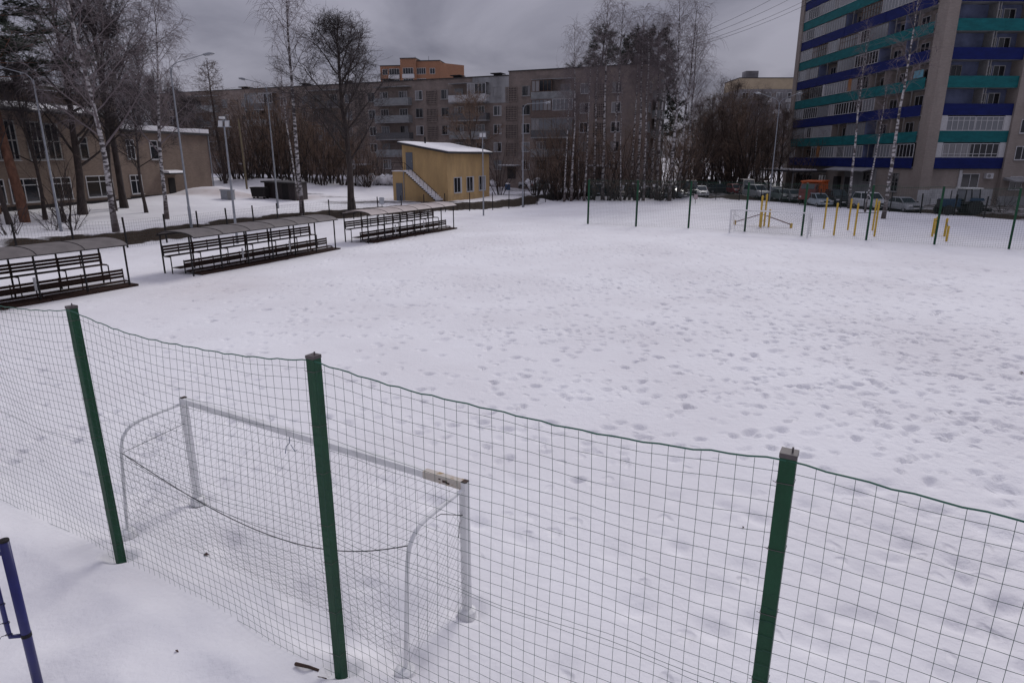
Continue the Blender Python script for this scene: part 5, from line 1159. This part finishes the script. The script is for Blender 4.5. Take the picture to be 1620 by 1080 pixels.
for i, (px, py, h, l) in enumerate(((14, 372, 2.6, 'small bare shrub in the snow at the left edge'), (84, 364, 2.2, 'small bare shrub beside the thin left lamp'), (116, 362, 2.8, 'forked bare shrub between the thin left lamp and the near birch'))):
    tree('shrub', l, G(px, py), h, i, name='shrub', cat='shrub', group='bare shrubs in the snow')
tree('larch', 'conical bare larch rising above the roof end of the long apartment house', P3(352, 92), 15.6, .5, name='larch_tree', wide=1.5)
for i, (px, D, h) in enumerate(((232, 96, 13), (256, 93, 14.5), (280, 99, 13.5), (300, 96, 12), (318, 104, 12.5))):
    tree('broad2', 'one of the bare trees behind the school roof', P3(px, D), h, i * 1.3, group='bare trees behind the school')
tree('broad2', 'slim dark bare tree between the thin left lamp and the school wall', G(72, 348), 13, 5.0, (0, .03))
tree('broad2', 'short dark bare tree close to the school wall, left of the mottled birch', G(232, 338), 12, 1.9, (0, -.03))
tree('thicket2', 'dark twiggy bush before the school windows, right of the thin left lamp', G(104, 350), 7, 2.2, name='bare_bush', cat='bush')
tree('thicket0', 'brown bush at the right end of the long apartment house, outermost', P3(1082, 99), 9.5, 2.2, name='bare_bush', cat='bush')
tree('thicket2', 'taller brown bush in the gap between the long apartment house and the wood', P3(1101, 101), 11, .2, name='bare_bush', cat='bush')
# brown brush before the long apartment house
k = 0
for px, D, h in ((350, 94, 8), (372, 97, 10), (392, 95, 11.5), (412, 97, 13), (430, 99, 13.5), (448, 96, 13), (462, 100, 14), (486, 98, 13), (505, 96, 12), (522, 99, 12.5), (540, 97, 10), (560, 98, 9), (578, 97, 8), (398, 104, 11), (440, 105, 12), (480, 105, 11.5), (520, 105, 11), (365, 108, 9)):
    tree(('thicket0', 'thicket1')[k % 2], 'one of the dense tall brown willow bushes behind the dark shed', P3(px, D), h, k * 1.1, name='willow_bush', cat='bush', group='brown willow bushes'); k += 1
tree('birch1', 'tall slender birch rising from the brown brush, left of the round crowned tree', G(478, 341), 23.5, .3, (0, -.02), 'birch_tree')
tree('birch_thin', 'thin pale stem right beside the tall slender birch', P3(466, 78), 15, 1.3, (0, -.03), 'birch_tree')
tree('broad0', 'round crowned bare tree with a dense twiggy head, left of the ochre building', G(557, 334), 19, .9, (0, -.01), wide=1.35)
tree('crooked', 'crooked bare tree with brown twigs behind the ochre building', P3(742, 92), 13, 2.6)
for i, (px, D, h) in enumerate(((600, 103, 6), (650, 101, 7), (690, 100, 7.5), (790, 95, 7.5), (848, 90.5, 7.5), (868, 89.5, 9), (884, 89, 10), (902, 88.5, 11), (938, 88, 10), (968, 87, 9.5), (985, 88, 11), (1012, 87, 10), (1048, 87, 9.5), (1072, 90, 11), (1088, 93, 11), (878, 90, 10.5), (915, 89, 11))):
    tree(('thicket1', 'thicket0', 'thicket2')[i % 3], 'one of the dark brown bushes among and beside the birch group', P3(px, D), h, i * 1.7, name='bare_bush', cat='bush', group='dark bushes among the birches')
B = ((894, 311, 16, 'birch1', 'leftmost slim birch of the group before the long apartment house', 0), (917, 312, 12, 'birch_thin', 'short thin birch second from the left of its group', .0), (926, 313, 17.5, 'birch1', 'slim birch leaning left, third from the left of its group', -.06),
     (956, 312, 24, 'birch0', 'stout white forked birch towering over the apartment roof', -.01), (985, 315, 14, 'birch_thin', 'thinnest short birch of the group, right of the stout forked one', -.03), (999, 318, 19.5, 'birch1', 'slim birch left of the middle of the group, slightly bent', -.05),
     (1021, 318, 21, 'birch1', 'slim tall birch leaning left between two straight white trunks', -.06), (1043, 318, 22, 'birch0', 'straight pale birch with dark base, second from the right of its group', .0), (1063, 319, 24.5, 'birch2', 'rightmost and broadest white birch at the corner of the long apartment house', .01))
for i, (px, py, h, key, l, ln) in enumerate(B): tree(key, l, P3(px, 86 + (i * 1.7) % 3.2), h, i * 1.9, (0, ln), 'birch_tree')
tree('birch2', 'broad weeping birch crown spreading over the right end of the apartment roof', P3(1088, 94), 22, 1.4, (0, .03), 'birch_tree')
for px, D, h, key, l in ((940, 88.5, 22, 'birch1', 'tall thin birch just left of the stout forked birch'), (972, 89, 23.5, 'birch0', 'tall airy birch just right of the stout forked birch'), (1010, 88, 23, 'birch0', 'tall airy birch in the middle of the group, crown out of the picture'), (1034, 89.5, 22.5, 'birch1', 'slender tall birch between the two right hand white trunks'), (1078, 90, 24, 'birch0', 'tall airy birch just outside the right corner of the long apartment house')):
    tree(key, l, P3(px, D), h, px * .7, (0, (px - 1000) * .0004), 'birch_tree')
tree('birch2', 'weeping birch crown over the apartment roof at the left of the birch group', P3(905, 86), 20.5, 2.9, (0, .0), 'birch_tree', wide=.8)
for i, (px, D, zt, l) in enumerate(((905, 128, 20.5, 'low dark conifer top peeping over the apartment roof, leftmost'), (931, 124, 26, 'tall dark pine top behind the stout forked birch'), (986, 126, 25, 'pointed dark conifer top behind the middle of the birch group'), (1014, 127, 26.5, 'dark conifer top left of the broadest birch'), (1046, 128, 26.5, 'dark pine top behind the broadest birch'))):
    tree('pine1', l, P3(px, D, 1.), zt, i * 1.3, name='pine_tree', wide=1.1)
# the bare wood between the apartment house and the tower
k = 0; rw = random.Random(9)
for D in (104, 112, 122, 134):
    for px in range(1098, 1262, 17):
        pxx = px + rw.uniform(-7, 7)
        if D < 108 and pxx > 1240: continue
        top = np.interp(pxx, [1090, 1110, 1140, 1170, 1200, 1260], [185, 165, 140, 150, 165, 175]) + rw.uniform(-22, 26); p = P3(pxx, D)
        h = CAMH + (249 - top) / FPX * D * .926 - p.z
        tree(rw.choice(('broad3', 'thicket2', 'broad3', 'thicket0', 'birch1')), 'one of the many bare brown trees of the wood left of the tower', p, h, k * 1.37, group='bare wood left of the tower', wide=.95); k += 1
tree('birch_thin', 'slender white birch left of the two before the tower', G(1343, 330), 18.5, .3, (0, .01), 'birch_tree')
tree('birch_thin', 'slender white birch with thicker trunk, right of the two before the tower', G(1397, 346), 19.5, 2.1, (0, .0), 'birch_tree', wide=1.2)
tree('birch_thin', 'thin grey young tree between the two slender birches of the tower', G(1368, 336), 13, 4.0, (0, .01), 'young_tree')
tree('shrub', 'low bare shrub at the foot of the tower, right edge', G(1585, 336), 2.2, 1.0, name='shrub', cat='shrub', group='bare shrubs in the snow')
tree('thicket1', 'bare bush at the left foot of the tower, before the canopy', P3(1262, 100), 9, 2.2, name='bare_bush', cat='bush')

# ------------------------------------------------------------------ snow covered bushes, barrel, signs, cables, litter
def clump(seed, r):
    rnd = random.Random(seed); m = MB()
    for _ in range(7):
        bm = bmesh.new(); bmesh.ops.create_icosphere(bm, subdivisions=2, radius=1); o = Vector((rnd.uniform(-.7, .7) * r, rnd.uniform(-.5, .5) * r, rnd.uniform(.25, .75) * r)); s = r * rnd.uniform(.25, .5)
        ph = rnd.uniform(0, 6); m.add([o + v.co * s * (1 + .22 * math.sin(v.co.x * 5 + ph) * math.cos(v.co.y * 4 + ph) + .12 * math.sin(v.co.z * 9 + ph)) for v in bm.verts], [tuple(v.index for v in f.verts) for f in bm.faces]); bm.free()
    return m.mesh('snow', m_snow, True)
cm = [clump(i, 1.3) for i in range(3)]
for i, (px, py, s) in enumerate(((566, 294, .9), (583, 293, 1.0), (600, 293, 1.1), (614, 293, 1.0), (628, 293, .9), (782, 296, .8), (797, 294, 1.0), (845, 300, 1.1), (858, 298, .9), (878, 304, .9), (988, 309, .8), (1012, 310, .9), (1030, 311, 1.0), (1048, 309, .9), (1076, 309, .8))):
    p = G(px, py); left = px < 700
    t = thing('snowy_bush', 'one of the snow laden bushes in a row left of the ochre building' if left else ('one of the snow laden bushes between the ochre building and the birches' if px < 900 else 'one of the snow laden bushes among the birch trunks'), 'bush', p, i * .9, 'snow laden bushes left of the ochre building' if left else ('snow laden bushes right of the ochre building' if px < 900 else 'snow laden bushes among the birches'))
    t.scale = (s, s, s); place('twigs', _tm['shrub'][1], t); place('stems', _tm['shrub'][0], t); place('snow', cm[i % 3], t, (0, 0, .1))
p = G(803, 301); t = thing('blue_barrel', 'blue barrel capped with snow, right of the ochre building', 'barrel', p)
m_barrel = mat('blue_barrel_paint', (.03, .07, .14), .5, var=.2)
MB().lathe([(.42, -.1), (.44, .25), (.42, .28), (.44, .5), (.42, .53), (.42, .9), (.36, .92)], (0, 0, 0), 16).build('body', m_barrel, t); MB().lathe([(.42, .922), (.38, 1.02), (.2, 1.08)], (0, 0, 0), 12).build('snow', m_snow, t)
def board(name, label, p, w, h, z, m):
    t = thing(name, label, 'sign', p, .1); MB().tube([(0, .03, -.3), (0, .03, z + h * .7)], .03, n=6).build('post', m_dark, t); MB().box((-w / 2, -.012, z), (w / 2, .0, z + h)).build('panel', m, t)
board('sign_board', 'small blank white board on the low fence left of the ochre building', G(605, 337), .5, .7, .9, mat('white_board_paint', (.5, .52, .56), .6)); board('sign_board', 'small pinkish board on a stake before the white hatchback', G(1100, 322), .45, .6, .5, mat('pink_board_paint', (.42, .33, .34), .6))
for i, (z0, z1, y0) in enumerate(((19.0, 29.8, 91.), (18.8, 28.4, 92.5), (18.7, 27.7, 94.), (19.2, 31.4, 90.5))):
    a = Vector((19.0, y0, z0)); c = Vector((44.1, 103.8, z1)); tag(MB().tube([a.lerp(c, t / 16) - Zv * .7 * 4 * (t / 16) * (1 - t / 16) for t in range(17)], .02, n=4).build('overhead_cable', m_dark, None), 'one of the thin cables slung from the apartment roof to the tower', 'cable', 'overhead cables')
p = Vector((-2.25, 6.2, 0)); p.z = snow_z(p.x - .1, p.y) - .012; rl = random.Random(4)
t = tag(MB().tube([(-.28, .1, .02), (-.1, .02, .05), (.02, .0, .02)], .022, .015, n=6, caps=True).tube([(-.1, -.06, .0), (.06, -.12, .03), (.14, -.12, .01)], .014, n=5, caps=True).build('broken_stick', mat('brown_stick', (.06, .035, .025), .9, var=.3), None, p), 'broken brown sticks in the snow at the foot of the middle foreground post', 'stick')
m_leaf = mat('dead_leaf', (.07, .03, .025), .8, var=.3)
for i, (px, py, l) in enumerate(((325, 868, 'dead reddish leaf on the snow inside the near goal'), (1176, 830, 'tiny brown leaf on the snow left of the right foreground post'), (1616, 588, 'brown leaf on the trampled snow at the right edge'), (282, 1044, 'tiny dead leaf on the snow at the lower left'))):
    q = gz(px, py, .03); m = MB(); s = (.05, .02, .06, .025)[i]
    m.add([(-s, 0, .0), (-s * .2, -s * .6, .02), (s, -.01, .015), (-.1 * s, s * .6, .03), (-s, 0, .01), (-s * .2, -s * .6, .03), (s, -.01, .025), (-.1 * s, s * .6, .04)], [(3, 2, 1, 0), (4, 5, 6, 7), (0, 1, 5, 4), (1, 2, 6, 5), (2, 3, 7, 6), (3, 0, 4, 7)])
    tag(m.build('dead_leaf', m_leaf, None, (q[0], q[1], snow_z(q[0], q[1]) - .004), i), l, 'leaf')
for o in list(bpy.data.objects):
    if o.type == 'MESH' and o.parent is None and 'label' not in o and 'kind' not in o: print('untagged', o.name)
